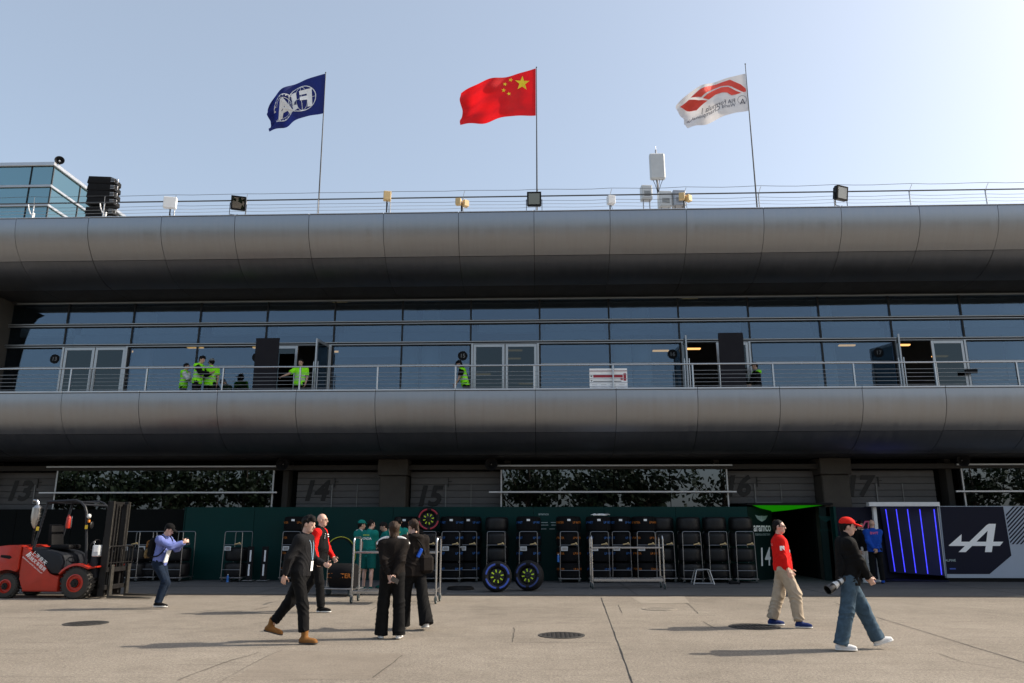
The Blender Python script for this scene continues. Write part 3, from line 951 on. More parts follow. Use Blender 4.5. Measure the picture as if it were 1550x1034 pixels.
# blue flag with two round white emblems
t, cl, on, S = flag('flag', 'dark blue flag with white round emblem on a rooftop pole', (484, 318), (493, 110), [(492.5, 112), (440, 131), (403, 163)], [(490, 172), (448, 183), (409, 199)], 'flag_blue', .7)
e = MB()
def ring(cu, cv, r, w, asp, n=40, a0=0, a1=2 * pi):
    V = []; Fc = []
    for i in range(n + 1):
        a = a0 + (a1 - a0) * i / n
        for rr in (r - w, r):
            V.append(S(cu + rr * cos(a), cv + rr * sin(a) * asp, -.012))
    for i in range(n): Fc.append((2 * i, 2 * i + 1, 2 * i + 3, 2 * i + 2))
    e.raw(V, Fc)
AS = 1.55
ring(.35, .50, .225, .013, AS); ring(.35, .50, .09, .004, AS * 2.4); ring(.69, .50, .225, .016, AS, a0=.5, a1=2 * pi - .5); ring(.69, .50, .165, .008, AS, a0=.8, a1=2 * pi - .8)
for i in range(20):
    a = .55 + (2 * pi - 1.1) * i / 19
    V = [S(.69 + r * cos(a + d), .5 + r * sin(a + d) * AS, -.012) for r, d in ((.19, -.05), (.215, -.05), (.215, .05), (.19, .05))]
    e.raw(V, [(0, 1, 2, 3)])
V = [S(.35 + .21 * x, .5 + s, -.012) for x in np.linspace(-1, 1, 12) for s in (-.005, .005)]
e.raw(V, [(2 * i, 2 * i + 1, 2 * i + 3, 2 * i + 2) for i in range(11)])
V = [S(.35 + s, .5 + .33 * x, -.012) for x in np.linspace(-1, 1, 12) for s in (-.003, .003)]
e.raw(V, [(2 * i, 2 * i + 1, 2 * i + 3, 2 * i + 2) for i in range(11)])
for ch, u0, sz in (('F', .27, .40), ('I', .46, .40), ('A', .66, .40)):
    text_mb(e, ch, sz, lambda x, y: S(u0 + x * 1.0, .72 - y * 1.52, -.022), bold=.05)
put_on(cl, t, 'emblem', e, 'flag_print_white')
# red flag with five yellow stars
t, cl, on, S = flag('flag', 'red flag with one large and four small yellow stars on a rooftop pole', (812, 318), (812, 102), [(811, 104), (757, 119), (697, 137)], [(811, 175.5), (757, 179.5), (698, 189)], 'flag_red', .8)
def star(cx, cy, r, rot):
    P = []
    for i in range(10):
        a = rot + pi * i / 5
        rr = r if i % 2 == 0 else r * .40
        P.append((cx + rr * sin(a), cy - rr * cos(a)))
    sm = MB(); poly_mb(sm, P, lambda x, y: on(x, y, -.014), cuts=1)
    put_on(cl, t, 'star', sm, 'flag_yellow')
star(790.5, 126, 11.5, .02); star(773, 121, 3.9, .3); star(764.5, 129, 3.6, .2); star(762.5, 139, 3.6, .1); star(770.5, 144.8, 3.6, -.2)
# white flag with a red swept mark and lettering
t, cl, on, S = flag('flag', 'white flag with red swept mark and dark lettering on a rooftop pole', (1146, 312), (1128, 97), [(1128, 112), (1072, 128), (1024, 156)], [(1133, 168), (1092, 178), (1042, 194)], 'flag_white', .8)
cr = lambda P: [(1010 + x / 8.62, 90 + y / 8.62) for x, y in P]
for nm, P in (('mark', [(305, 495), (430, 420), (590, 345), (700, 300), (820, 262), (900, 300), (960, 330), (1020, 385), (1026, 425), (990, 430), (910, 385), (840, 352), (790, 344), (700, 358), (600, 405), (500, 470), (430, 526), (360, 515)]),
              ('mark', [(452, 536), (520, 480), (600, 425), (700, 376), (790, 362), (835, 374), (900, 405), (965, 438), (835, 470), (780, 440), (715, 445), (620, 480), (535, 545)]),
              ('mark', [(170, 595), (285, 515), (330, 530), (400, 550), (520, 558), (460, 600), (385, 655), (280, 625)])):
    sm = MB(); poly_mb(sm, cr(P), lambda x, y: on(x, y, -.014), cuts=2)
    put_on(cl, t, nm, sm, 'flag_print_red')
def linetext(mb, txt, p0, p1, size):
    """lettering that runs from p0 to p1 (photo points), read mirrored as through the cloth"""
    V, Fc = text2d(txt, 1.0, align='LEFT')
    L = V[:, 0].max(); d = Vector(p1) - Vector(p0); un = d.normalized(); dn = Vector((-un.y, un.x)) * (1 if un.x < 0 else -1)
    dn = Vector((0, -1))
    mb.raw([on(*(Vector(p0) + d * (x / L) + dn * y * size), -.014) for x, y in V], Fc)
e = MB()
P = lambda x, y: (1010 + x / 8.62, 90 + y / 8.62)
linetext(e, 'FIA Formula 1', P(890, 560), P(455, 695), 8.6)
linetext(e, 'World Championship', P(890, 618), P(270, 795), 8.6)
put_on(cl, t, 'lettering', e, 'flag_print_dark')
e = MB()
linetext(e, 'A', P(1018, 585), P(945, 592), 12)
for i in range(24):
    a0, a1 = 2 * pi * i / 24, 2 * pi * (i + .6) / 24
    e.raw([on(1010 + (975 + r * cos(a)) / 8.62, 90 + (530 + r * .95 * sin(a)) / 8.62, -.014) for a, r in ((a0, 52), (a0, 60), (a1, 60), (a1, 52))], [(0, 1, 2, 3)])
put_on(cl, t, 'emblem', e, 'flag_print_dark')

# ================================================================== rooftop equipment
def floodlight(px, y, s, rz, tilt, label):
    p = atY(*px, y)
    t = thing('floodlight', label, 'floodlight', (p.x, y, 11.40), rz, 'black floodlights on the roof edge')
    R = RotX(tilt); c = Vector((0, 0, p.z - 11.40))
    MB().cbox(c, (s, s * .32, s), .03, R=R).build('housing', 'black_paint', t)
    fr = MB()
    for d, z in (((s, .03, .05), s / 2 - .025), ((s, .03, .05), -s / 2 + .025)): fr.cbox(c + R @ Vector((0, -s * .18, z)), d, .004, R=R)
    for d, x in (((.05, .03, s - .102), s / 2 - .025), ((.05, .03, s - .102), -s / 2 + .025)): fr.cbox(c + R @ Vector((x, -s * .18, 0)), d, .004, R=R)
    fr.build('bezel', 'black_matte', t)
    MB().cbox(c + R @ Vector((0, -s * .16 - .016, 0)), (s - .104, .004, s - .104), 0, R=R).build('lens', 'lamp_glass', t)
    MB().cbox(c + R @ Vector((0, -s * .16 - .005, 0)), (s * .55, .008, s * .45), .003, R=R).build('reflector', 'steel_dull', t)
    fins = MB()
    for i in range(6): fins.cbox(c + R @ Vector((-s * .4 + i * s * .16, s * .20, 0)), (.012, s * .12, s * .8), 0, R=R)
    fins.build('cooling_fins', 'black_matte', t)
    br = MB().tube([c + Vector((-s / 2 - .02, 0, 0)), (-s / 2 - .02, 0, .10), (s / 2 + .02, 0, .10), c + Vector((s / 2 + .02, 0, 0))], .014, 6)
    br.tube([(0, 0, -.03), (0, 0, .12)], .03, 8)
    br.build('bracket', 'black_matte', t)
floodlight((361, 308), 22.75, .46, .35, RAD(14), 'black floodlight beside the small white box on the roof edge')
floodlight((808.5, 302), 22.75, .46, .0, RAD(10), 'black floodlight below the red flag pole on the roof edge')
floodlight((1272, 293), 22.75, .46, .45, RAD(10), 'black floodlight on the bare stretch of roof edge right of the white flag')
def box_device(px, w, h, d, m, label, y=22.75, rz=.25, name='antenna_box', n=1):
    p = atY(*px, y)
    t = thing(name, label, 'antenna', (p.x, y, 11.40), rz, 'small boxes on the roof edge')
    z = p.z - 11.40
    for i in range(n):
        x = (i - (n - 1) / 2) * (w + .05)
        bx = MB().cbox((x, -.05, z + .02 * (-1) ** i), (w, d, h), .015, R=RotZ((.4 if n > 1 else 0) * (1 if i else -1)))
        bx.build('housing', m, t)
    pb = MB().tube([(0, .05, -.03), (0, .05, z + h * .2)], .022, 8).tube([(0, .05, z - h * .3), (0, 0, z - h * .3)], .03, 8)
    if n > 1: pb.tube([(-w * .5, .03, z), (w * .5, .03, z)], .02, 8)
    pb.build('mount', 'black_matte', t)
    cb = MB().tube([(.0, -.04, z - h / 2), (.03, -.06, z - h / 2 - .12), (.07, .0, .02), (.02, .05, -.03)], .008, 6)
    cb.build('cable', 'black_matte', t)
box_device((258, 309), .40, .38, .16, 'white_paint', 'small white box beside the speaker stack on the roof edge')
box_device((586, 299), .24, .30, .2, 'tan_box', 'single tan box between the blue and red flags on the roof edge')
box_device((699, 308), .18, .22, .16, 'tan_box', 'pair of small tan boxes left of the red flag pole on the roof edge', n=2)
box_device((924, 305), .24, .28, .2, 'white_paint', 'single small white box right of the red flag on the roof edge')
box_device((1036, 300), .18, .22, .16, 'tan_box', 'pair of small tan boxes beside the grey antenna mast', n=2)
# panel antenna on a tripod with its cabinets
p = atY(994, 255, 24.4)
t = thing('panel_antenna', 'tall grey panel antenna on a thin tripod mast above the roof', 'antenna', (p.x, 24.4, 11.36))
z = p.z - 11.36
MB().cbox((0, -.12, z), (.52, .2, .96), .04).build('radome', 'grey_box', t)
MB().tube([(0, 0, 0), (0, 0, z + .7)], .032, 8).tube([(0, 0, z + .7), (0, 0, z + .85)], .008, 6).build('mast', 'steel_dull', t)
for a in (.5, 2.6, 4.7): MB().tube([(0, 0, .9), (.45 * cos(a), .45 * sin(a), 0)], .018, 6).build('tripod_leg', 'steel_dull', t)
cb = MB()
for i in range(4): cb.tube([(-.18 + i * .12, -.12, z - .46), (-.1 + i * .07, -.08, z - .62), (0, -.04, z - .95)], .010, 6)
cb.build('cable', 'black_matte', t)
MB().cbox((0, -.03, z + .25), (.16, .1, .06), .01).cbox((0, -.03, z - .25), (.16, .1, .06), .01).build('clamp', 'steel_dull', t)
for px, w, h, m, lb in (((978, 293), .36, .50, 'grey_box', 'small grey equipment cabinet left of the panel antenna mast'), ((1006, 303), .42, .56, 'grey_box', 'pale grey equipment cabinet right of the panel antenna mast'), ((1027, 302), .42, .56, 'steel_dull', 'dark grey equipment cabinet beside the pair of tan boxes')):
    p = atY(*px, 24.0)
    t = thing('equipment_cabinet', lb, 'cabinet', (p.x, 24.0, 11.36), .1, 'cabinets round the antenna mast')
    zz = p.z - 11.36
    MB().cbox((0, 0, zz), (w, .3, h), .015).build('housing', m, t)
    MB().cbox((0, -.155, zz), (w * .86, .012, h * .86), .004).build('door', m, t)
    fb = MB()
    for i in range(5): fb.cbox((0, -.166, zz - h * .3 + i * .04), (w * .6, .01, .012))
    fb.build('louvre', 'alu_dark', t)
    MB().tube([(-w * .3, 0, 0), (-w * .3, 0, zz - h / 2)], .02, 6).tube([(w * .3, 0, 0), (w * .3, 0, zz - h / 2)], .02, 6).build('stand', 'steel_dull', t)
# horn loudspeaker on the penthouse corner
p = atY(91, 242, 27.2)
t = thing('horn_loudspeaker', 'round dark horn loudspeaker on the corner of the glass rooftop room', 'loudspeaker', (p.x, 27.2, PZ), .5)
M_ = Matrix.Translation((0, 0, .13)) @ Matrix.Rotation(pi / 2, 4, 'X')
MB().lathe([(.03, -.2), (.06, -.12), (.09, 0), (.165, .14), (.18, .15), (.15, .145), (.075, .02), (0, .0)], 24, M=M_).build('horn', 'black_paint', t)
MB().lathe([(0, .02), (.045, .03), (.03, .10), (0, .11)], 16, M=M_).build('driver', 'white_paint', t)
MB().tube([(0, .1, -.02), (0, .1, .13)], .02, 8).build('bracket', 'steel_dull', t)
# line-array speaker stack
p = atY(155, 300, 24.2)
t = thing('speaker_stack', 'black stack of line-array loudspeakers on the roof beside the glass room', 'loudspeaker', (p.x, 24.2, 11.36), .12)
z = 2.06
for i in range(9):
    a = RAD(-4 - i * 2.2)
    if i == 4: z -= .10
    c = Vector((0, .03 * i, z)); R = RotX(-a * .5)
    b = MB()
    b.prism([(-.46, -.125), (-.42, .125), (.30, .125), (.46, .07), (.46, -.07), (.34, -.125)], -.28, .28, 'y', bev=.012, M=Matrix.Translation(c) @ R.to_4x4())
    m = b.build('cabinet', 'black_matte', t)
    g_ = MB()
    for j in (-1, 0, 1): g_.cbox(c + R @ Vector((.40, -.29, j * .055)), (.14, .015, .022), .004, R=R)
    g_.build('rigging_plate', 'steel_dull', t)
    MB().tube(rounded([c + R @ Vector(q) for q in ((.46, -.2, .08), (.54, -.2, .07), (.54, -.2, -.07), (.46, -.2, -.08))], .02), .012, 6).build('handle', 'steel_dull', t)
    z -= .245
MB().box((-.55, -.35, 0), (.60, .45, .05), .01).tube([(-.4, .35, .05), (-.4, .35, 2.24)], .03, 8).tube([(.35, .35, .05), (.35, .35, 2.24)], .03, 8).tube([(-.4, .35, 2.23), (.35, .35, 2.23)], .03, 8).build('support_frame', 'black_paint', t)
MB().tube([(.35, .35, 1.1), (1.0, .2, .0)], .03, 8).build('brace', 'white_paint', t)
# roof-edge brackets near the stack (white)
for px in ((51, 318), (160, 315)):
    p = atY(*px, 23.3)
    t = thing('roof_bracket', 'short white post with curved arm ' + ('before the rooftop speaker stack' if px[0] > 100 else 'before the glass rooftop room'), 'bracket', (p.x, 23.3, 11.36))
    MB().tube([(0, 0, 0), (.03, 0, .55)], .035, 10).build('post', 'white_paint', t)
    MB().tube([(.01, 0, .42), (-.10, 0, .55), (-.18, 0, .72), (-.22, 0, .9)], .018, 8).build('arm', 'white_paint', t)
# round loudspeakers under the balcony
for px, lb in (((429, 703), 'round black loudspeaker beside the window behind the forklift'), ((744, 703), 'round black loudspeaker beside the window above the loose wheels'), ((1455, 697), 'round black loudspeaker beside the window above the letter A wall')):
    p = atY(*px, 24.9)
    t = thing('horn_loudspeaker', lb, 'loudspeaker', (p.x, 24.9, 3.84), group='round loudspeakers under the balcony')
    M_ = Matrix.Translation((0, 0, p.z - 3.84)) @ Matrix.Rotation(pi / 2, 4, 'X')
    MB().lathe([(.05, -.2), (.09, -.1), (.19, .1), (.21, .13), (.17, .12), (.06, .0), (0, .0)], 24, M=M_).build('horn', 'black_matte', t)
    MB().lathe([(0, .0), (.02, .01), (.015, .05), (0, .06)], 12, M=M_).build('driver', 'steel', t)
    MB().tube([(0, .1, 0), (0, .1, p.z - 3.84)], .02, 8).build('hanger', 'black_matte', t)
# ================================================================== barrier screens in front of the garages
WY = 25.1
XA, XB = atY(279, 800, WY).x, atY(1133, 800, WY).x
ZT = 2.28
gb = thing('green_barrier', 'long dark green screen wall behind the tyre trolleys', 'barrier', ((XA + XB) / 2, WY, AZ))
n = 8; pw = (XB - XA) / n
for i in range(n):
    lp('barrier_panel', MB().box((XA + i * pw + .004, WY, AZ), (XA + (i + 1) * pw - .004, WY + .05, ZT), .006), 'green_panel', gb)
lp('edge_trim', MB().box((XA - .04, WY - .02, AZ), (XA - .004, WY + .06, ZT), .006), 'green_panel', gb)
def plane_fn(o, u, off):
    o = Vector(o); u = Vector(u).normalized(); nn = Vector((u.y, -u.x, 0))
    return lambda x, y: o + u * x + Vector((0, 0, y)) + nn * off
for zz, w in ((2.02, .0), (1.78, .32), (1.70, .36), (1.58, .2)):
    e = MB(); p = atY(823, 790, WY - .004)
    if w == 0: text_mb(e, 'aramco', .11, plane_fn((p.x, WY - .004, zz), (1, 0, 0), 0), bold=.01)
    else:
        e.box((p.x - .1, WY - .006, zz), (p.x + w * .4, WY - .003, zz + .02)); e.box((p.x + .1 + w * .4, WY - .006, zz), (p.x + .15 + w, WY - .003, zz + .02))
    lp('lettering' if w == 0 else 'print', e, 'wing_grey', gb, 0)
# angled entrance panel with emblem and number
a = Vector((XB + .004, WY, 0)); b = atY(1170, 800, 26.25); b.z = 0
ag = thing('entrance_screen', 'dark green angled screen with silver wings emblem beside the garage opening', 'barrier', (a.x, a.y, AZ))
u = (b - a).normalized(); nn = Vector((u.y, -u.x, 0))
L = (b - a).length
MX = Matrix(((u.x, -nn.x, 0, a.x), (u.y, -nn.y, 0, a.y), (0, 0, 1, 0), (0, 0, 0, 1)))
lp('screen_panel', MB().box((0, 0, AZ), (L, .05, ZT), .006, M=MX), 'green_deep', ag)
fn = lambda c, off=.004: plane_fn((a + u * L * c), u, off)
e = MB()
W0 = lambda P: [((x - 385) / 1000 * 1.05 * 5.2, (255 - y) / 1000 * 2.7) for x, y in P]
poly_mb(e, [(x * .92, y) for x, y in W0([(303, 213), (345, 226), (385, 222), (425, 226), (468, 218), (440, 262), (405, 283), (385, 292), (365, 283), (330, 262)])], lambda x, y: fn(.55)(x, y + 1.92))
for k in range(5):
    pass
lp('wings_emblem', e, 'wing_grey', ag, 0)
e = MB()
for i in range(-4, 5):
    if i: poly_mb(e, [(i * .085 - .006, .10), (i * .085 + .006, .10), (i * .06 + .004, -.02), (i * .06 - .006, -.02)], lambda x, y: fn(.55, .008)(x, y + 1.92))
lp('emblem_lines', e, 'green_deep', ag, 0)
e = MB(); text_mb(e, 'aramco', .38, lambda x, y: fn(.55)(x, y + 1.52), bold=.02)
lp('lettering', e, 'white_print', ag, 0)
e = MB(); text_mb(e, 'FORMULA ONE TEAM', .10, lambda x, y: fn(.55)(x, y + 1.38))
lp('lettering', e, 'wing_grey', ag, 0)
e = MB(); text_mb(e, '14', .80, lambda x, y: fn(.55)(x, y + .45), shear=.12, bold=.012)
lp('number', e, 'white_print', ag, 0)
# canopy over the opening, green light under it, far side screen
c = atY(1242, 800, WY + .2); d = atY(1266, 800, WY - .02)
can = thing('entrance_canopy', 'low black canopy with green lit lining over the garage opening', 'canopy', ((b.x + c.x) / 2, WY, 2.29))
lp('canopy_roof', MB().box((XB + .02, WY + .06, 2.33), (d.x, 26.5, 2.40), .006), 'black_matte', can)
lp('green_lining', MB().raw([(b.x - .9, WY + .1, 2.325), (c.x + .1, WY + .1, 2.325), (b.x + .6, 26.4, 2.20), (b.x, 26.4, 2.14)], [(0, 1, 2, 3)]), 'led_green', can, 0)
fs = thing('entrance_screen', 'dark green screen with a green edge closing the garage opening beside the navy wall', 'barrier', (d.x, WY, AZ))
lp('screen_panel', MB().box((c.x + .02, WY + .25, AZ), (d.x - .05, WY + .30, ZT), .006), 'green_deep', fs)
lp('edge_trim', MB().box((d.x - .045, WY - .05, AZ), (d.x + .03, WY + .30, ZT), .006), 'green_panel', fs)
e = MB(); mid = (c.x + d.x) / 2
poly_mb(e, [(x * .5, y) for x, y in W0([(303, 213), (345, 226), (385, 222), (425, 226), (468, 218), (440, 262), (405, 283), (385, 292), (365, 283), (330, 262)])], plane_fn((mid, WY + .246, 1.9), (1, 0, 0), 0))
lp('wings_emblem', e, 'green_panel', fs, 0)
e = MB(); text_mb(e, 'aramco', .15, plane_fn((mid, WY + .246, 1.52), (1, 0, 0), 0)); lp('lettering', e, 'green_panel', fs, 0)
# black screens left of the green wall
bs = thing('black_screen', 'plain black screens behind the forklift left of the green wall', 'barrier', (XA - 4, WY + .2, AZ))
for i in range(5):
    x1 = XA - .06 - i * 1.9
    lp('screen_panel', MB().box((x1 - 1.89, WY + .15, AZ), (x1, WY + .2, 2.22), .006), 'black_wall', bs)

# ================================================================== navy team wall with blue light portal
AY = 24.9
nv = thing('navy_team_wall', 'navy hospitality wall with a big white letter A mark', 'barrier', (atY(1480, 800, AY).x, AY, AZ))
def on(x, y, Y=AY, off=0.0): return atY(x, y, Y - off)
x0, x1 = on(1433, 800).x, on(1600, 800).x + 3
xt = on(1421, 766).x
z0, z1 = .13, on(1500, 766).z
lp('wall_board', MB().prism([(on(1433, 872).x, z0), (x1, z0), (x1, z1), (xt, z1)], AY, AY + .12, 'y'), 'pale_blue', nv)
lp('plinth', MB().box((on(1436, 875).x, AY + .06, AZ), (x1 - .1, AY + .5, z0 - .004)), 'black_matte', nv)
e = MB(); poly_mb(e, [(1423, 767), (1518.5, 767), (1531, 841), (1498, 869), (1433.5, 869)], lambda x, y: on(x, y, AY, .006)); lp('navy_field', e, 'navy', nv, 0)
e = MB()
for i in range(-3, 20):
    xa = 1500 + i * 6.2
    P = [(xa, 824), (xa + 3, 824), (xa + 3 + 52, 767), (xa + 52, 767)]
    lim = lambda y: 1520.5 + (y - 767) * (11.5 / 74) 
    Q = []
    for (px, py) in P: Q.append((px, py))
    # clip at the slanted left edge of the field
    (ax, ay), (bx, by) = Q[0], Q[3]
    def clipline(ax, ay, bx, by):
        if bx < lim(by): return None
        if ax >= lim(ay): return (ax, ay)
        lo, hi = 0., 1.
        for _ in range(30):
            m_ = (lo + hi) / 2; X_, Y_ = ax + (bx - ax) * m_, ay + (by - ay) * m_
            if X_ < lim(Y_): lo = m_
            else: hi = m_
        return (ax + (bx - ax) * hi, ay + (by - ay) * hi)
    A_ = clipline(*Q[0], *Q[3]); B_ = clipline(*Q[1], *Q[2])
    if A_ and B_: poly_mb(e, [A_, B_, Q[2], Q[3]], lambda x, y: on(x, y, AY, .005))
lp('diagonal_stripes', e, 'navy', nv, 0)
K = lambda P: [(1250 + x / 5.167, 750 + y / 5.167) for x, y in P]
for i, P in enumerate(([(962, 390), (1062, 303), (1060, 362), (1388, 362), (1362, 395), (965, 395)], [(1038, 443), (1258, 232), (1275, 222), (1300, 222), (1270, 272), (1095, 443)], [(1275, 222), (1330, 222), (1298, 443), (1245, 443), (1265, 280)])):
    e = MB(); poly_mb(e, K(P), lambda x, y: on(x, y, AY, .012 + .002 * i)); lp('letter_mark', e, 'white_print', nv, 0)
p = on(1439, 850, AY, .01); e = MB(); text_mb(e, 'ALPINE', .10, plane_fn(p, (1, 0, 0), 0), bold=.01); lp('lettering', e, 'wing_grey', nv, 0)
lp('print', MB().box((on(1433.5, 850).x + .05, AY - .012, .38), (on(1445, 850).x, AY - .008, .42)), 'band_blue', nv, 0)
# dark wing left of the portal
n2 = thing('navy_side_wall', 'dark navy wall with pink lettering beside the blue light portal', 'barrier', (atY(1295, 800, 25.2).x, 25.2, AZ))
xa, xb = d.x + .035, atY(1322, 800, 25.2).x
lp('wall_board', MB().box((xa, 25.2, AZ + .10), (xb, 25.28, 2.26), .004), 'navy', n2)
e = MB(); poly_mb(e, [(1296, 868), (1319, 848), (1324, 868)], lambda x, y: atY(x, y, 25.194)); lp('pale_corner', e, 'pale_blue', n2, 0)
p = atY(1303, 799, 25.19); e = MB(); text_mb(e, 'BWT', .30, plane_fn(p, (1, 0, 0), 0), shear=.15, bold=.03); lp('lettering', e, 'pink', n2, 0)
p = atY(1305, 805, 25.19); e = MB(); text_mb(e, 'ALPINE', .13, plane_fn(p, (1, 0, 0), 0), bold=.02); lp('lettering', e, 'white_print', n2, 0)
# portal
pt_ = thing('light_portal', 'white framed doorway with slanted wall of blue light strips', 'doorway', (atY(1370, 800, 25).x, 25, AZ))
lp('header', MB().box((atY(1315, 763, 24.75).x, 24.72, atY(1370, 766.5, 24.75).z), (atY(1422, 763, 24.75).x, 24.95, atY(1370, 760, 24.75).z), .01), 'white_paint', pt_)
xx0, xx1 = atY(1320.5, 766, 25.0).x, atY(1326, 850, 25.0).x
lp('post', MB().prism([(xx0, 2.26), (xx0 + .10, 2.26), (xx1 + .14, AZ), (xx1 + .04, AZ)], 24.96, 25.08, 'y'), 'white_paint', pt_)
TL, TRr, BL, BR = atY(1332, 768, 25.85), atY(1420, 768, 24.96), atY(1347, 866, 25.85), atY(1432, 872, 24.96)
def lw(s_, t_, off=0.0):
    p = TL.lerp(TRr, s_).lerp(BL.lerp(BR, s_), t_)
    return p + Vector((-.62, -.78, 0)).normalized() * off
lp('light_wall', MB().raw([lw(0, 0), lw(1, 0), lw(1, 1), lw(0, 1), lw(0, 0, -.08), lw(1, 0, -.08), lw(1, 1, -.08), lw(0, 1, -.08)], [(0, 1, 2, 3), (4, 5, 6, 7), (0, 1, 5, 4), (1, 2, 6, 5), (2, 3, 7, 6), (3, 0, 4, 7)]), 'navy_led', pt_, 0)
lp('edge_trim', MB().raw([lw(.985, 0, .01), lw(1.03, 0, .01), lw(1.03, 1, .01), lw(.985, 1, .01)], [(0, 1, 2, 3)]), 'white_paint', pt_, 0)
for s_ in (.10, .285, .48, .69, .93):
    w = .008
    lp('light_strip', MB().raw([lw(s_ - w, .03, .02), lw(s_ + w, .03, .02), lw(s_ + w, .985, .02), lw(s_ - w, .985, .02)], [(0, 1, 2, 3)]), 'led_blue', pt_, 0)
lp('back_wall', MB().box((atY(1312, 800, 25.93).x, 25.93, AZ), (atY(1440, 800, 25.93).x, 25.97, 2.3)), 'navy', pt_, 0)
lp('threshold', MB().box((xx1 + .2, 24.8, AZ), (BR.x, 26.1, AZ + .05), .01), 'navy', pt_)

# ================================================================== tyres, trolleys
def disc_text(r, txt, size, ang, z, bold=.012):
    """lettering wrapped on an upright cylinder, ang 0 = facing -Y"""
    def f(x, y):
        a = ang + x / r
        return (r * sin(a), -r * cos(a), z + y)
    return f
TH = .455
RB = .385
bl_prof = [(.12, .01), (RB - .05, .01), (RB - .012, .03), (RB, .075), (RB + .004, .22), (RB, TH - .10), (RB - .015, TH - .045), (RB - .06, TH - .018), (.2, TH - .012), (.12, TH - .03)]
sl_prof = [(.19, .03), (.30, .012), (.335, .03), (.355, .075), (.36, .14), (.36, TH - .17), (.355, TH - .10), (.335, TH - .055), (.30, TH - .035), (.19, TH - .05)]
def blanket_me():
    mb = MB().lathe(bl_prof, 36)
    for v in mb.bm.verts:
        r = math.hypot(v.co.x, v.co.y)
        if r > .3:
            a = math.atan2(v.co.y, v.co.x)
            k = 1 + .010 * sin(a * 9 + v.co.z * 14) + .006 * sin(a * 23 + 2)
            v.co.x *= k; v.co.y *= k
    return mb.mesh('tyre', 'blanket', 40)
BLK = blanket_me()
SLK = MB().lathe(sl_prof, 40).mesh('tyre', 'rubber_slick', 40)
RIMC = MB().lathe([(.185, .05), (.185, TH - .06), (.15, TH - .09), (.05, TH - .12), (0, TH - .12)], 24).mesh('rim', 'rim_black', 40)
STR = MB().box((-.05, -RB - .012, .30), (.05, -RB - .006, .36)).mesh('label_patch', 'white_print', 0)
def wrapped(txt, ang, z, m):
    e = MB(); text_mb(e, txt, .088, disc_text(RB + .012, txt, .1, ang, z), bold=.012); return e.mesh('lettering', m, 0)
LET = {k: [wrapped(t_, a_, TH * .50, m) for a_ in (-.85, .75)] for k, t_, m in (('I', 'LP INTER', 'print_orange'), ('W', 'LP WET', 'print_blue'))}
def strap_me():
    e = MB().lathe([(RB + .010, .0), (RB + .012, TH - .03)], 2, arc=(-.9, -.82)); return e.mesh('strap', 'black_matte', 0)
STRAP = strap_me()
ORD = ('bottom', 'second-lowest', 'third-lowest', 'topmost')
def tyre(kind, loc, rz, label, grp, patch=False):
    o = link('tyre', SLK if kind == 'S' else BLK, None, loc)
    o.rotation_euler = (0, 0, rz)
    tag(o, label, 'tyre', grp)
    if kind == 'S': link('rim', RIMC, o)
    else:
        for me in LET[kind]: link('lettering', me, o)
        link('strap', STRAP, o)
        if patch: link('label_patch', STR, o)
    return o
def tro_frame():
    P = {}
    r = .0125; w = .27; yf = -.43
    P['front_frame'] = MB().tube(rounded([(-w - .02, yf, .12), (-w, yf, 1.50), (w, yf, 1.50), (w + .02, yf, .12)], .06), r, 8).mesh('front_frame', 'trolley_steel', 40)
    P['rear_frame'] = MB().tube(rounded([(-w - .02, .43, .12), (-w, .43, 1.50), (w, .43, 1.50), (w + .02, .43, .12)], .06), r, 8).mesh('rear_frame', 'trolley_steel', 40)
    P['crossbar'] = MB().tube([(-w, yf, 1.10), (w, yf, 1.10)], .010, 8).mesh('crossbar', 'trolley_steel', 40)
    P['lower_bar'] = MB().tube([(-w - .015, yf, .36), (w + .015, yf, .36)], .010, 8).mesh('lower_bar', 'trolley_steel', 40)
    P['base'] = MB().box((-.34, -.42, .105), (.34, .42, .135), .006).mesh('base', 'steel_dull', 40)
    cs = MB().tube([(0, 0, .105), (0, 0, .07)], .015, 8)
    cs.box((-.028, -.02, .035), (-.020, .03, .095)).box((.020, -.02, .035), (.028, .03, .095))
    P['caster'] = cs.mesh('caster', 'trolley_steel', 40)
    P['wheel'] = MB().lathe([(.0, -.017), (.030, -.017), (.04, -.01), (.04, .01), (.030, .017), (0, .017)], 16, M=Matrix.Translation((0, .012, .040)) @ Matrix.Rotation(pi / 2, 4, 'Y')).mesh('wheel', 'caster_wheel', 40)
    P['data_sheet'] = MB().box((-.25, yf - .022, .93), (-.05, yf - .014, 1.06), .003).mesh('data_sheet', 'grey_box', 0)
    P['sheet_print'] = MB().box((-.22, yf - .026, .955), (-.08, yf - .0225, 1.035)).mesh('sheet_print', 'steel_dull', 0)
    P['valve_tools'] = MB().tube([(.05, yf, 1.115), (.12, yf - .02, 1.13), (.2, yf, 1.14), (.25, yf, 1.12)], .02, 6).sphere((.2, yf - .01, 1.15), .035, 8).mesh('valve_tools', 'tan_box', 40)
    return P
TF = tro_frame()
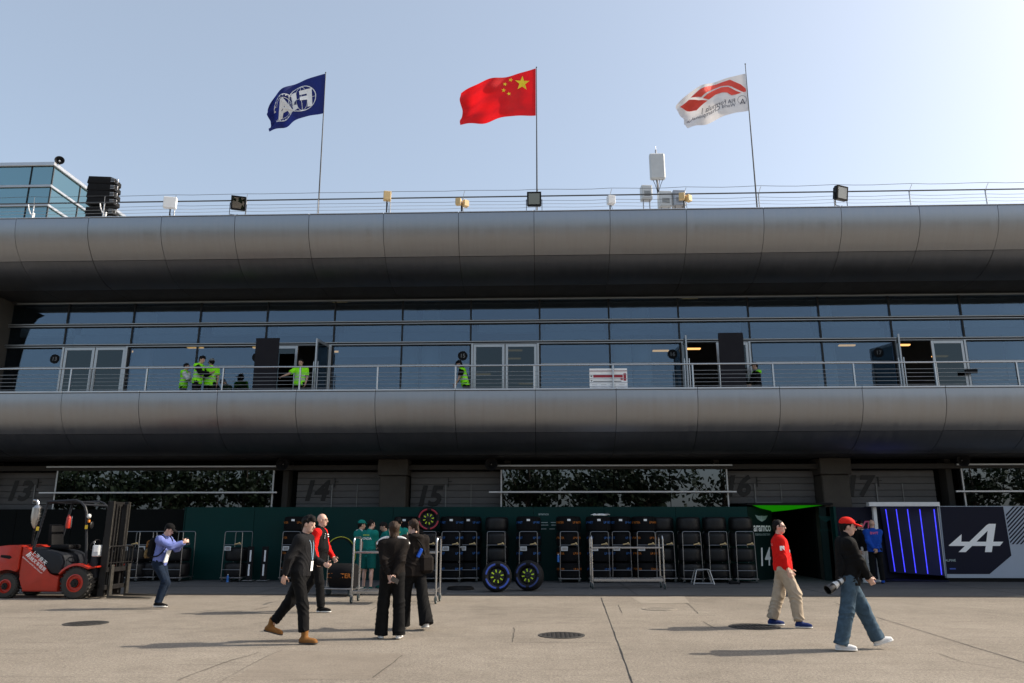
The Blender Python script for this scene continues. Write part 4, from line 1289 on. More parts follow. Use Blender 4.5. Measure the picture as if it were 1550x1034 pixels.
def trolley(x, kinds, label, y=24.45, rz=0.0, sheet=True, px=True, who=''):
    X = atY(x, 840, y - .4).x if px else x
    t = thing('tyre_trolley', label, 'trolley', (X, y, AZ), rz, 'tyre trolleys along the green wall')
    for k in ('front_frame', 'rear_frame', 'crossbar', 'lower_bar', 'base'): link(k, TF[k], t)
    for sx in (-.28, .28):
        for sy in (-.38, .38):
            c_ = link('caster', TF['caster'], t, (sx, sy, 0)); link('wheel', TF['wheel'], c_)
    if sheet:
        s_ = link('data_sheet', TF['data_sheet'], t); link('sheet_print', TF['sheet_print'], s_)
    link('valve_tools', TF['valve_tools'], t)
    R_ = Matrix.Rotation(rz, 3, 'Z')
    nm = {'S': 'bare tyre', 'I': 'orange-lettered blanketed tyre', 'W': 'blue-lettered blanketed tyre'}
    for i, k in enumerate(kinds):
        lev = ORD[i] if len(kinds) == 4 else ('bottom', 'middle', 'topmost')[i] if len(kinds) == 3 else ('lower', 'upper')[i]
        tyre(k, (X, y, AZ + .135 + i * (TH + .005)), rz + (0 if k != 'S' else random.uniform(0, 3)), f'{lev} {nm[k]} {who}', 'tyres stacked in the trolleys', patch=(i == len(kinds) - 1))
    return t, X
trolley(196, 'SS', 'tyre trolley beside the fork tips with a bare steel frame', 24.45, who='in the trolley beside the fork tips')
trolley(222, 'SS', 'tyre trolley directly behind the person in the blue hoodie', 24.75, who='in the trolley behind the blue hoodie')
trolley(262, 'SS', 'tyre trolley in front of the edge of the green wall', 24.45, who='in the trolley at the green wall edge')
trolley(352, 'SS', 'tyre trolley standing apart with a blue bottle on it', 24.5, who='in the trolley with the blue bottle')
trolley(440, 'IIII', 'tyre trolley with orange lettered blankets behind the walker in tan boots', 24.6, who='in the trolley behind the tan-booted walker')
trolley(610, 'IIII', 'tyre trolley with orange lettered blankets behind the person in sunglasses', 24.6, who='in the trolley behind the sunglasses wearer')
_, xw = trolley(646, 'SSS', 'tyre trolley of bare tyres with a wheel standing on top', 24.45, sheet=False, who='in the trolley under the upright wheel')
trolley(682, 'WWWW', 'tyre trolley with blue lettered blankets beside the big steel trolley', 24.45, who='in the trolley beside the big steel trolley')
trolley(708, 'WWWW', 'tyre trolley with blue lettered blankets half behind another', 24.7, who='in the trolley half behind another')
trolley(751, 'SSSS', 'tyre trolley of bare tyres behind the blue-banded wheel on the ground', 24.45, sheet=False, who='in the trolley behind the brighter loose wheel')
trolley(800, 'WWWW', 'tyre trolley with blue lettered blankets behind the darker loose wheel', 24.45, who='in the trolley behind the darker loose wheel')
trolley(862, 'IIII', 'tyre trolley with orange lettered blankets left of the low steel trolley', 24.45, who='in the trolley left of the low steel trolley')
trolley(908, 'WWWW', 'tyre trolley with blue blankets and crumpled film on top', 24.45, who='in the trolley with crumpled film on top')
trolley(941, 'WWWW', 'tyre trolley with blue blankets between two others behind the low steel trolley', 24.7, who='in the trolley between two others')
trolley(979, 'IIII', 'tyre trolley with orange lettered blankets behind the low steel trolley', 24.6, who='in the trolley behind the low steel trolley')
trolley(1007, 'SSSS', 'tyre trolley of bare tyres at the end of the low steel trolley', 24.7, sheet=False, who='in the trolley at the low steel trolley end')
trolley(1048, 'SSSS', 'tyre trolley of bare tyres left of the step stool', 24.5, sheet=False, who='in the trolley left of the step stool')
trolley(1088, 'SSSS', 'tyre trolley of bare tyres right of the step stool', 24.5, sheet=False, who='in the trolley right of the step stool')
trolley(1129, 'SSSS', 'tyre trolley of bare tyres next to the wings emblem', 24.5, sheet=False, who='in the trolley next to the wings emblem')
# crumpled film on one stack, blue bottles
p = Vector((atY(908, 840, 24.05).x, 24.3, AZ + .135 + 4 * (TH + .005)))
cf = MB()
for i in range(14):
    cf.cbox(p + Vector((random.uniform(-.25, .25), random.uniform(-.2, .05), .015 + random.uniform(0, .03))), (.22, .12, .015), .003, R=RotZ(random.uniform(0, 3)) @ RotX(random.uniform(-.35, .35)))
tag(cf.build('plastic_film', 'white_print'), 'crumpled white plastic film lying on top of a tyre stack', 'film')
def bottle(x, y, z, lb):
    t = thing('water_bottle', lb, 'bottle', (x, y, z), group='blue water bottles')
    MB().lathe([(0, 0), (.032, 0), (.034, .02), (.034, .15), (.03, .175), (.015, .20), (.014, .22), (0, .22)], 16).build('body', 'print_blue', t)
    MB().lathe([(0, .205), (.017, .205), (.017, .235), (0, .237)], 12).build('cap', 'white_paint', t)
xq = atY(347, 870, 24.1).x
bottle(xq, 24.0, AZ, 'blue bottle standing on the apron under the lone trolley')
bottle(atY(845, 850, 24.1).x, 24.0, .62, 'blue bottle on the left orange-lettered tyre stack')

# loose wheels
def wheel(name, loc, rot, label, band, R=.36, W=.34, bright=True, grp='loose racing wheels'):
    """upright wheel; local axis Y, face towards -Y; origin at ground"""
    t = thing(name, label, 'wheel', loc, 0, grp)
    t.rotation_euler = rot
    Mx = Matrix.Translation((0, 0, R)) @ Matrix.Rotation(pi / 2, 4, 'X')
    h = W / 2
    prof = [(.225, h - .04), (.25, h - .015), (.30, h), (.33, h - .012), (R - .01, h - .05), (R, h - .10), (R, -h + .10), (R - .01, -h + .05), (.33, -h + .012), (.30, -h), (.225, -h + .04)]
    ty = MB().lathe(prof, 48, M=Mx, closed=True).build('tyre', 'rubber', t)
    rm = MB().lathe([(.23, h - .05), (.215, h - .035), (.205, h - .06), (.19, h - .11), (.06, h - .09), (.055, h - .05), (.03, h - .05), (.028, h - .09), (0, h - .09)], 40, M=Mx, caps=False)
    rm = rm.build('rim', 'rim_black', t)
    for i in range(8):
        a = 2 * pi * i / 8 + .2
        M2 = Mx @ Matrix.Rotation(a, 4, 'Z')
        s_ = MB().prism([(.095, -.012), (.165, -.017), (.17, 0), (.165, .017), (.095, .012)], h - .088, h - .066, 'z', M=M2)
        link('spoke_mark', s_.mesh('spoke_mark', 'lime', 0), rm)
    for i in range(16):
        a = 2 * pi * i / 16 + .1
        M2 = Mx @ Matrix.Rotation(a, 4, 'Z')
        link('spoke', MB().prism([(.07, -.008), (.20, -.006), (.20, .006), (.07, .008)], h - .115, h - .092, 'z', M=M2).mesh('spoke', 'rim_black', 0), rm)
    for a0, a1 in ((.15, 1.3), (1.75, 3.0), (3.35, 4.6), (4.9, 6.1)):
        if band == 'band_red' and a0 < 1: a0 = .5
        e = MB()
        V = []; n_ = 16
        for i in range(n_ + 1):
            a = a0 + (a1 - a0) * i / n_
            for r_, hh in ((.272, h - .0075), (.292, h + .0015), (.305, h + .0015), (.318, h - .003)):
                V.append(Mx @ Vector((r_ * cos(a), r_ * sin(a), hh)))
        e.raw(V, [(4 * i + j, 4 * i + j + 1, 4 * i + 5 + j, 4 * i + 4 + j) for i in range(n_) for j in range(3)])
        link('sidewall_band', e.mesh('sidewall_band', band, 60), ty)
    return t
p = atZ(752, 897); wheel('wheel', (p.x, p.y, AZ), (RAD(-6), 0, RAD(8)), 'loose wheel with bright blue sidewall bands and lime spokes standing on the apron', 'band_blue', R=.385, W=.37)
p = atZ(800, 896); wheel('wheel', (p.x, p.y + .15, AZ), (RAD(-8), 0, RAD(-14)), 'loose wheel with dull sidewall and lime spokes leaning beside another wheel', 'band_blue_dim', R=.385, W=.37)
wheel('wheel', (xw, 24.2, AZ + .135 + 3 * (TH + .005)), (0, 0, RAD(10)), 'wheel with red sidewall bands standing on top of a tyre stack', 'band_red')
p = atZ(697, 893)
t = thing('wheel_cover', 'flat black wheel cover lying on the apron beside the loose wheels', 'wheel cover', (p.x, p.y, AZ))
MB().lathe([(.36, 0), (.37, .02), (.35, .05), (.30, .055), (.27, .035), (.12, .03), (.11, .045), (0, .045)], 36).build('disc', 'rubber', t)
MB().tube([(.33 * cos(a), .33 * sin(a), .06) for a in np.linspace(0, 2 * pi, 32, endpoint=False)], .012, 6, closed=True).build('rim_ring', 'rubber_slick', t)

# long steel trolleys
def steel_cart(loc, rz, label, L=2.0, D=.62, H=1.40):
    t = thing('steel_trolley', label, 'trolley', loc, rz, 'long steel trolleys')
    r = .022
    for sx in (-1, 1):
        x = sx * L / 2
        MB().tube(rounded([(x, -D / 2, .16), (x, -D / 2, H), (x, D / 2, H), (x, D / 2, .16)], .10, 5), r, 10).build('end_frame', 'steel', t)
        MB().tube([(x, -D / 2 + .02, .30), (x, D / 2 - .02, .30)], .014, 8).build('end_bar', 'steel', t)
        for sy in (-1, 1):
            y = sy * D / 2
            c_ = MB().tube([(x, y, .17), (x, y, .13)], .03, 10)
            c_.box((x - .03, y - .05, .06), (x - .024, y + .03, .135)).box((x + .024, y - .05, .06), (x + .03, y + .03, .135)).box((x - .03, y - .05, .128), (x + .03, y + .03, .136))
            c_ = c_.build('caster', 'steel_dull', t)
            Mx = Matrix.Translation((x, y - .02, .075)) @ Matrix.Rotation(pi / 2, 4, 'Y')
            w_ = MB().lathe([(.045, -.02), (.062, -.02), (.074, -.012), (.074, .012), (.062, .02), (.045, .02)], 24, M=Mx, closed=True)
            link('caster_tyre', w_.mesh('caster_tyre', 'caster_wheel', 40), c_)
            link('caster_hub', MB().lathe([(0, -.015), (.046, -.018), (.046, .018), (0, .015)], 20, M=Mx).mesh('caster_hub', 'grey_box', 40), c_)
    MB().box((-L / 2 + .023, -D / 2, 1.06), (L / 2 - .023, D / 2, 1.10), .006).build('shelf', 'steel', t)
    for sy in (-1, 1):
        MB().box((-L / 2 + .023, sy * D / 2 - .018, .20), (L / 2 - .023, sy * D / 2 + .018, .27), .005).build('lower_rail', 'steel', t)
    return t
a, b = atZ(531, 914), atZ(660, 914)
steel_cart(((a.x + b.x) / 2, (a.y + b.y) / 2 + .33, 0), RAD(-1), 'long steel trolley standing in the sun before the group in green', L=(b - a).length)
a, b = atZ(897, 893), atZ(1006, 893)
steel_cart(((a.x + b.x) / 2, (a.y + b.y) / 2 + .33, AZ), RAD(1), 'long steel trolley on the shaded apron before the tyre stacks', L=(b - a).length)
# step stool
p = atY(1063, 872, 23.7); p.y = 23.5
t = thing('step_stool', 'small grey step stool in front of the bare tyre stacks', 'stool', (p.x, p.y + .2, AZ))
MB().box((-.20, -.16, .40), (.20, .16, .43), .008).build('step_top', 'alu', t)
for sx in (-1, 1):
    for sy in (-1, 1):
        MB().tube([(sx * .19, sy * .15, .40), (sx * .30, sy * .20, .0)], .018, 8).build('leg', 'alu', t)
    MB().tube([(sx * .293, -.195, .03), (sx * .293, .195, .03)], .014, 8).build('foot_rail', 'alu', t)
MB().tube([(-.29, -.197, .035), (.29, -.197, .035)], .014, 8).build('brace', 'alu', t)
# pair of shoes-like wheel chocks beside the stool
p = atY(1112, 880, 23.7)
tag(MB().prism([(-.16, 0), (.14, 0), (.16, .05), (.02, .09), (-.14, .10)], -.08, .08, 'y', bev=.01).build('wheel_chock', 'black_matte', loc=(p.x, 23.7, AZ)), 'small black chock on the apron beside the last bare tyre stack', 'chock')

# two slim light stands by the lone trolley
for i, x in enumerate((375, 397)):
    X = atY(x, 850, 24.0).x
    t = thing('striped_stand', 'slim black stand with white reflective strips ' + ('next to the lone trolley' if i == 0 else 'nearer the orange-lettered stack'), 'stand', (X, 24.2, AZ), group='slim stands with white strips')
    MB().box((-.09, -.04, .06), (.09, .04, 1.05), .01).build('body', 'black_matte', t)
    for k, (za, zb_) in enumerate(((.18, .52), (.60, .94))):
        MB().box((-.03 + .02 * k, -.052, za), (.02 + .02 * k, -.042, zb_), .004).build('strip', 'white_paint', t)
    MB().box((-.16, -.16, .03), (.16, .16, .055), .008).build('base', 'steel_dull', t)
    for sx in (-.13, .13):
        MB().lathe([(0, -.012), (.028, -.012), (.028, .012), (0, .012)], 14, M=Matrix.Translation((sx, -.12, .029)) @ Matrix.Rotation(pi / 2, 4, 'Y')).build('wheel', 'caster_wheel', t)

# blanket bag on a low cart with hose coil
p = atZ(508, 904)
t = thing('bag_cart', 'low cart carrying a black bag with orange lettering behind the bald person', 'cart', (p.x, p.y + .35, 0), RAD(-12))
MB().box((-.5, -.30, .17), (.5, .30, .20), .008).build('deck', 'steel_dull', t)
for sx in (-.42, .42):
    for sy in (-.25, .25):
        MB().lathe([(0, -.018), (.07, -.018), (.08, -.01), (.08, .01), (.07, .018), (0, .018)], 18, M=Matrix.Translation((sx, sy, .08)) @ Matrix.Rotation(pi / 2, 4, 'X')).build('wheel', 'caster_wheel', t)
        MB().box((sx - .01, sy + (.025 if sy > 0 else -.035), .05), (sx + .01, sy + (.035 if sy > 0 else -.025), .172)).build('fork', 'steel', t)
MB().tube(rounded([(-.45, -.2, .2), (-.45, -.2, 1.0), (-.45, .2, 1.0), (-.45, .2, .2)], .08), .016, 8).build('handle_frame', 'steel', t)
bg_ = MB().lathe([(0, -.33), (.24, -.33), (.275, -.29), (.28, 0), (.275, .29), (.24, .33), (0, .33)], 28, M=Matrix.Translation((.1, 0, .49)) @ Matrix.Rotation(pi / 2, 4, 'Y'))
for v in bg_.bm.verts:
    if v.co.z < .3: v.co.z = .21 + (v.co.z - .21) * .1
    v.co.y += .01 * sin(v.co.x * 40)
bg_ = tag(bg_.build('tyre_bag', 'blanket', loc=(0, 0, 0)), None)
bg_.parent = t
e = MB(); text_mb(e, 'RP INTER', .15, lambda x, y: (.1 + x, -.283 * math.cos(.25) - .006 - .0 * y, .44 + y), bold=.015); link('lettering', e.mesh('lettering', 'print_orange', 0), bg_)
hc = thing('hose_coil', 'big thin coil of yellow hose hanging beside the person in the green cap', 'hose', atZ(512, 896), RAD(20))
pz = atY(513, 840, hc.location.y).z
for k in range(3):
    MB().tube([(.40 * (1 - .06 * k) * cos(a), .03 * k + .02 * sin(3 * a), pz + .46 * (1 - .05 * k) * sin(a)) for a in np.linspace(0, 2 * pi, 40, endpoint=False)], .010, 6, closed=True).build('hose_loop', 'hose_yellow' if k == 0 else 'black_matte', hc)
MB().tube([(.1, .02, pz - .44), (.15, .0, .2), (.25, -.1, .02), (.5, -.1, .012), (.7, .1, .012)], .010, 6).build('hose_tail', 'black_matte', hc)
# ================================================================== forklift
pf = atZ(114, 907)
fk = thing('forklift', 'red and black forklift with lowered forks beside the black screens', 'forklift', (pf.x, pf.y + .50, 0), RAD(-3))
def fp(name, mb, m, parent=None, smooth=35): return link(name, mb.mesh(name, m, smooth), parent or fk)
hw = .52           # half width of the body
def arcpts(cx, cz, r, a0, a1, n=8): return [(cx + r * cos(RAD(a0 + (a1 - a0) * i / n)), cz + r * sin(RAD(a0 + (a1 - a0) * i / n))) for i in range(n + 1)]
# side body with rear wheel arch
body = [(-.45, .17), (-.43, .56), (-.70, .58), (-.80, .74), (-.92, .90), (-1.10, 1.06), (-1.27, 1.18), (-1.47, 1.29), (-1.47, .17 + .55)]
body = [(-.45, .17), (-.45, .56), (-.70, .58), (-.80, .74), (-.92, .90), (-1.10, 1.06), (-1.30, 1.20), (-1.46, 1.28)] + [(-1.46, .62)] + arcpts(-1.75, .27, .42, 55, 0, 5)[1:] + [(-1.33, .17)]
fp('chassis', MB().prism(body, -hw, hw, 'y', bev=.035, seg=3), 'fork_red')
cw = [(-1.475, .72), (-1.475, 1.29), (-1.80, 1.30), (-2.12, 1.26), (-2.30, 1.12), (-2.40, .85), (-2.40, .50), (-2.34, .28), (-2.18, .27)] + arcpts(-1.75, .27, .43, 0, 62, 6)[::-1][0:0]
cw += [(p_[0], p_[1]) for p_ in arcpts(-1.75, .27, .44, 178, 60, 8)]
fp('counterweight', MB().prism(cw, -hw - .03, hw + .03, 'y', bev=.06, seg=3), 'fork_red')
fp('slot', MB().prism([(-1.95, 1.0), (-1.72, .96), (-1.66, 1.0), (-1.72, 1.05), (-1.95, 1.06)], -hw - .034, -hw - .02, 'y'), 'black_matte', smooth=0)
hood = [(-.44, .60), (-.69, .60), (-.78, .75), (-.90, .915), (-1.08, 1.08), (-1.26, 1.21), (-1.16, 1.25), (-.95, 1.20), (-.62, 1.13), (-.48, 1.05), (-.42, .90)]
fp('hood', MB().prism(hood, -hw + .03, hw - .03, 'y', bev=.03, seg=3), 'fork_dark')
fp('floor_plate', MB().box((-.46, -.46, .42), (.32, .46, .50), .01), 'fork_dark')
fp('dash', MB().prism([(.18, .50), (.40, .50), (.34, 1.12), (.22, 1.16)], -.40, .40, 'y', bev=.02), 'fork_dark')
# front fenders
for sy in (-1, 1):
    arc_o = arcpts(0, .36, .50, 150, 52, 8); arc_i = arcpts(0, .36, .455, 150, 52, 8)[::-1]
    fp('fender', MB().prism(arc_o + [(.48, .80), (.48, .765)] + arc_i, sy * .40 - .16 if sy > 0 else -.58, .58 if sy > 0 else -.26, 'y', bev=.01), 'fork_red')
# wheels
def fwheel(x, sy, R, w, rimr):
    Mx = Matrix.Translation((x, sy * .44, R)) @ Matrix.Rotation(pi / 2 * (1 if sy < 0 else -1), 4, 'X')
    h = w / 2
    ty = MB().lathe([(rimr, h - .01), (R - .09, h), (R - .03, h - .012), (R, h - .05), (R, -h + .05), (R - .03, -h + .012), (rimr, -h + .01)], 40, M=Mx, closed=True)
    for i in range(26):
        a = 2 * pi * i / 26
        ty.box((R - .012, -.02, -h + .02), (R + .014, .02, h - .02), .004, M=Mx @ Matrix.Rotation(a, 4, 'Z') @ Matrix.Rotation(.25, 4, 'X'))
    t_ = fp('wheel', MB().lathe([(0, -h + .02), (rimr * .9, -h + .03), (rimr * .92, h - .05), (0, h - .05)], 24, M=Mx), 'black_matte')
    link('tyre', ty.mesh('tyre', 'tyre_dusty', 40), t_)
    link('rim', MB().lathe([(rimr + .004, h - .004), (rimr - .02, h + .003), (rimr - .035, h - .03), (rimr * .55, h - .035), (rimr * .5, h - .005)], 32, M=Mx, caps=False).mesh('rim', 'fork_red', 40), t_)
    hb = MB().lathe([(rimr * .5, h - .02), (rimr * .45, h + .015), (rimr * .2, h + .02), (rimr * .18, h + .045), (0, h + .045)], 20, M=Mx)
    for i in range(6):
        a = 2 * pi * i / 6
        hb.lathe([(0, h), (.02, h), (.02, h + .03), (0, h + .03)], 8, M=Mx @ Matrix.Translation((rimr * .36 * cos(a), rimr * .36 * sin(a), 0)))
    link('hub', hb.mesh('hub', 'black_paint', 40), t_)
for sy in (-1, 1):
    fwheel(0, sy, .36, .26, .20)
    fwheel(-1.75, sy, .28, .20, .155)
# overhead guard
for sy in (-1, 1):
    y = sy * .46
    fp('guard_post', MB().tube([(-1.22, y, 1.20), (-1.12, y, 1.75), (-1.02, y, 2.36)], .030, 8), 'fork_dark')
    fp('guard_post', MB().tube([(.16, y, .72), (.10, y, 1.35), (0, y, 2.12), (-.06, y, 2.26), (-.16, y, 2.36), (-.30, y, 2.42)], .032, 8), 'fork_dark')
    fp('roof_rail', MB().tube([(-.30, y, 2.42), (-1.02, y, 2.385)], .034, 8), 'fork_dark')
for i in range(9):
    x = -.28 - i * .095
    fp('roof_bar', MB().box((x - .012, -.45, 2.375), (x + .012, .45, 2.41), .004), 'fork_dark')
fp('roof_cross', MB().tube([(-.10, -.46, 2.31), (-.10, .46, 2.31)], .028, 8), 'fork_dark')
fp('roof_cross', MB().tube([(-1.03, -.46, 2.37), (-1.03, .46, 2.37)], .03, 8), 'fork_dark')
# seat, wheel, levers
fp('seat', MB().box((-.98, -.24, 1.19), (-.48, .24, 1.31), .04, seg=2), 'seat_vinyl')
fp('backrest', MB().prism([(-1.05, 1.28), (-.93, 1.28), (-1.0, 1.80), (-1.08, 1.82)], -.23, .23, 'y', bev=.03), 'seat_vinyl')
fp('steering_wheel', MB().tube([(.02 + .10 * sin(a) * .6 + .0, .17 * cos(a), 1.30 + .16 * sin(a) * .8) for a in np.linspace(0, 2 * pi, 24, endpoint=False)], .014, 6, closed=True).tube([(.25, 0, 1.10), (.03, 0, 1.30)], .02, 8), 'black_paint')
fp('lever', MB().tube([(.20, -.2, 1.12), (.12, -.2, 1.36)], .010, 6).sphere((.12, -.2, 1.37), .022, 8), 'steel')
fp('extinguisher', MB().lathe([(0, 0), (.045, 0), (.05, .03), (.05, .26), (.03, .31), (.015, .34), (0, .34)], 14, M=Matrix.Translation((-.45, -.43, 1.72))), 'fork_red')
fp('grab_handle', MB().tube(rounded([(-.36, -.45, 1.72), (-.32, -.5, 1.76), (-.32, -.5, 1.98), (-.36, -.45, 2.02)], .02), .012, 6), 'steel')
# exhaust stack
fp('exhaust', MB().tube([(-1.38, -.30, 1.28), (-1.38, -.30, 1.72)], .03, 10), 'black_matte')
fp('muffler', MB().lathe([(.03, 1.72), (.055, 1.76), (.10, 1.86), (.115, 2.0), (.11, 2.24), (.06, 2.30), (0, 2.30)], 20, M=Matrix.Translation((-1.38, -.30, 0))), 'steel')
fp('exhaust_tip', MB().tube([(-1.38, -.30, 2.28), (-1.38, -.30, 2.36), (-1.42, -.30, 2.42), (-1.50, -.30, 2.43)], .036, 10), 'steel')
# mast
for sy in (-1, 1):
    y = sy * .31
    m_ = MB().box((.44, y - .045, .06), (.60, y + .045, 2.40), .006)
    fp('mast_rail', m_, 'fork_mast')
    fp('inner_rail', MB().box((.50, y - sy * .10 - .03, .10), (.62, y - sy * .10 + .03, 2.34), .005), 'fork_mast')
    ch = MB()
    for i in range(37): ch.box((.63, y - sy * .16 - .014, .95 + i * .037), (.655, y - sy * .16 + .014, .95 + i * .037 + .026), .003)
    tag(fp('chain', ch, 'fork_steel', smooth=0), kind='stuff')
    fp('lift_cylinder', MB().tube([(.42, y - sy * .04, .12), (.42, y - sy * .04, 1.5)], .035, 10).tube([(.42, y - sy * .04, 1.5), (.42, y - sy * .04, 2.28)], .022, 10), 'fork_mast')
    fp('mast_edge', MB().box((.6005, y + sy * .008, .3), (.606, y + sy * .042, 2.40)), 'fork_steel')
for z in (.30, 2.34): fp('mast_cross', MB().box((.44, -.355, z - .06), (.50, .355, z + .05), .006), 'fork_mast')
fp('mast_cross', MB().box((.42, -.30, 2.26), (.47, .30, 2.335), .006), 'fork_steel')
for z in (.28, .70): fp('carriage_bar', MB().box((.66, -.50, z - .055), (.71, .50, z + .055), .006), 'fork_mast')
fp('carriage_plate', MB().box((.625, -.34, .22), (.657, -.26, .76)).box((.625, .26, .22), (.657, .34, .76)), 'fork_mast', smooth=0)
fp('load_backrest', MB().tube(rounded([(.70, -.50, .75), (.70, -.50, 1.27), (.70, .50, 1.27), (.70, .50, .75)], .06), .018, 8), 'fork_mast')
for i in range(7):
    y = -.36 + i * .12
    fp('backrest_bar', MB().box((.694, y - .01, .76), (.706, y + .01, 1.26)), 'fork_mast')
fp('backrest_bar', MB().box((.69, -.49, .86), (.71, .49, .88)), 'fork_mast')
for sy in (-1, 1):
    y = sy * .34
    fk_ = [(.715, .02), (.715, .82), (.765, .82), (.765, .075), (1.2, .062), (1.78, .035), (1.80, .025), (1.78, .02)]
    fp('fork', MB().prism(fk_, y - .055, y + .055, 'y', bev=.006, seg=1), 'fork_steel')
# lamps, stickers, mirror, cab boxes
for sy in (-1, 1):
    fp('headlamp', MB().sphere((.10, sy * .50, 2.02), (.05, .05, .06), 12).tube([(.04, sy * .46, 2.02), (.09, sy * .50, 2.02)], .014, 6), 'grey_box')
    fp('indicator', MB().box((.09, sy * .49 - .03, 1.86), (.13, sy * .49 + .03, 1.93), .008), 'print_orange')
fp('mirror', MB().sphere((.20, -.50, 1.80), (.02, .07, .09), 12), 'black_paint')
fp('sticker', MB().box((.03, -.497, 1.70), (.10, -.494, 1.80)), 'sticker_yellow', smooth=0)
fp('sticker', MB().box((-1.20, -.497, 1.66), (-1.13, -.494, 1.76)), 'sticker_yellow', smooth=0)
fp('control_box', MB().box((.24, -.44, 1.02), (.42, -.16, 1.30), .02), 'grey_box')
fp('paper_tag', MB().box((.29, -.448, 1.14), (.39, -.4425, 1.27)), 'white_print', smooth=0)
# lettering along the sloping side
ca, sa = cos(RAD(-37)), sin(RAD(-37))
def side(ox, oz):
    return lambda x, y: (ox + x * ca - y * sa, -hw - .004, oz + x * sa + y * ca)
for tx, ox, oz, sz in (('上海良天', -1.02, .955, .125), ('机械叉车租赁', -1.07, .845, .105)):
    e = MB(); text_mb(e, tx, sz, side(ox, oz), bold=.006); fp('lettering', e, 'white_print', smooth=0)
e = MB(); text_mb(e, 'h', .20, side(-1.31, 1.03), shear=.3, bold=.02); fp('logo', e, 'white_print', smooth=0)
e = MB(); text_mb(e, 'SHANGHAI LIANGTIAN FORKLIFT', .045, side(-1.15, .80)); fp('lettering', e, 'white_print', smooth=0)

for o in fk.children:
    if not o.name.startswith('wheel'): o.scale = (1, 1, .935)

# ================================================================== balcony boards and poster
for px, w, zt_, lb in (((403, 548), .78, 512, 'tall black board leaning by the open glass door of bay 14'), ((1108.5, 548), .80, 504, 'tall black board standing before the door of bay 16')):
    Y = 24.35
    p = atY(*px, Y); zt2 = atY(px[0], zt_, Y).z
    t = thing('black_board', lb, 'board', (p.x, Y, 5.25))
    MB().box((-w / 2, -.03, .02), (w / 2, .03, zt2 - 5.25), .008).build('board', 'board_black', t)
    for sx in (-1, 1): MB().box((sx * w * .4 - .03, -.25, 0), (sx * w * .4 + .03, .25, .02), .004).build('foot', 'alu_dark', t)
a, b = atY(892, 558, 22.83), atY(950, 584, 22.83)
t = thing('poster', 'white paper plan with red bars hung behind the balcony railing', 'poster', ((a.x + b.x) / 2, 22.83, 5.668))
cx = (a.x + b.x) / 2; w = (b.x - a.x); z0, z1 = 5.70, a.z
def po(name, x0, x1, y0, y1, m, off):
    link(name, MB().box((-w / 2 + w * x0, -off - .001, z0 - 5.668 + (z1 - z0) * y0), (-w / 2 + w * x1, -off, z0 - 5.668 + (z1 - z0) * y1)).mesh(name, m, 0), t)
MB().box((-w / 2, 0, z0 - 5.668), (w / 2, .006, z1 - 5.668)).build('sheet', 'white_print', t, 0)
for x0, x1, y0, y1, m in ((.10, .88, .56, .70, 'band_red'), (.90, .97, .40, .76, 'band_red'), (.82, .88, .44, .54, 'band_red'), (.10, .84, .36, .39, 'black_paint'), (.0, 1, .86, .90, 'band_red'), (.03, .07, .60, .66, 'black_paint'), (.03, .07, .38, .43, 'black_paint')):
    po('print_bar', x0, x1, y0, y1, m, .002)
for i in range(12): po('print_line', .06 + (i % 4) * .24, .20 + (i % 4) * .24, .06 + (i // 4) * .07, .08 + (i // 4) * .07, 'steel_dull', .002)
p = atY(1470, 562, 25.3)
tag(MB().box((-.20, -.03, -.07), (.20, .03, .07), .008).box((-.015, .031, -.03), (.015, .2, .03)).build('camera_box', 'black_matte', loc=(p.x, 25.3, p.z)), 'small black box fixed to the frame of the glass door of bay 17', 'box')
# ================================================================== people
def A3(*v): return np.array(v, float)
def unit(v): return v / max(np.linalg.norm(v), 1e-9)
class Cap:
    """tapered capsule, optionally flattened along a direction"""
    def __init__(s, a, b, ra, rb=None, k=.03, mi=0, flat=None, end=False):
        s.end = end; s.a, s.b = np.array(a, float), np.array(b, float); s.ra = ra; s.rb = ra if rb is None else rb; s.k = k; s.mi = mi; s.flat = flat
    def box(s):
        r = max(s.ra, s.rb); return np.minimum(s.a, s.b) - r, np.maximum(s.a, s.b) + r
    def d(s, P):
        ab = s.b - s.a; L2 = max(ab @ ab, 1e-12)
        t = np.clip(((P - s.a) @ ab) / L2, 0, 1)
        w = P - (s.a + t[..., None] * ab)
        if s.flat is not None:
            dr, f = s.flat; wd = w @ dr
            w = w + (wd * (1 / f - 1))[..., None] * dr
        d = np.sqrt((w * w).sum(-1)) - (s.ra + (s.rb - s.ra) * t)
        if s.end: d = np.maximum(d, (P - s.b) @ unit(s.b - s.a))
        return d
class Ell:
    def __init__(s, c, r, R=None, k=.03, mi=0):
        s.c, s.r, s.R, s.k, s.mi = np.array(c, float), np.array(r, float), np.eye(3) if R is None else R, k, mi
    def box(s):
        e = np.abs(s.R) @ s.r; return s.c - e, s.c + e
    def d(s, P):
        q = (P - s.c) @ s.R
        k0 = np.sqrt(((q / s.r) ** 2).sum(-1)); k1 = np.sqrt(((q / s.r ** 2) ** 2).sum(-1))
        return k0 * (k0 - 1) / np.maximum(k1, 1e-6)
class Cut:
    """remove everything on the side the normal points to"""
    def __init__(s, o, n): s.o, s.n = np.array(o, float), unit(np.array(n, float))
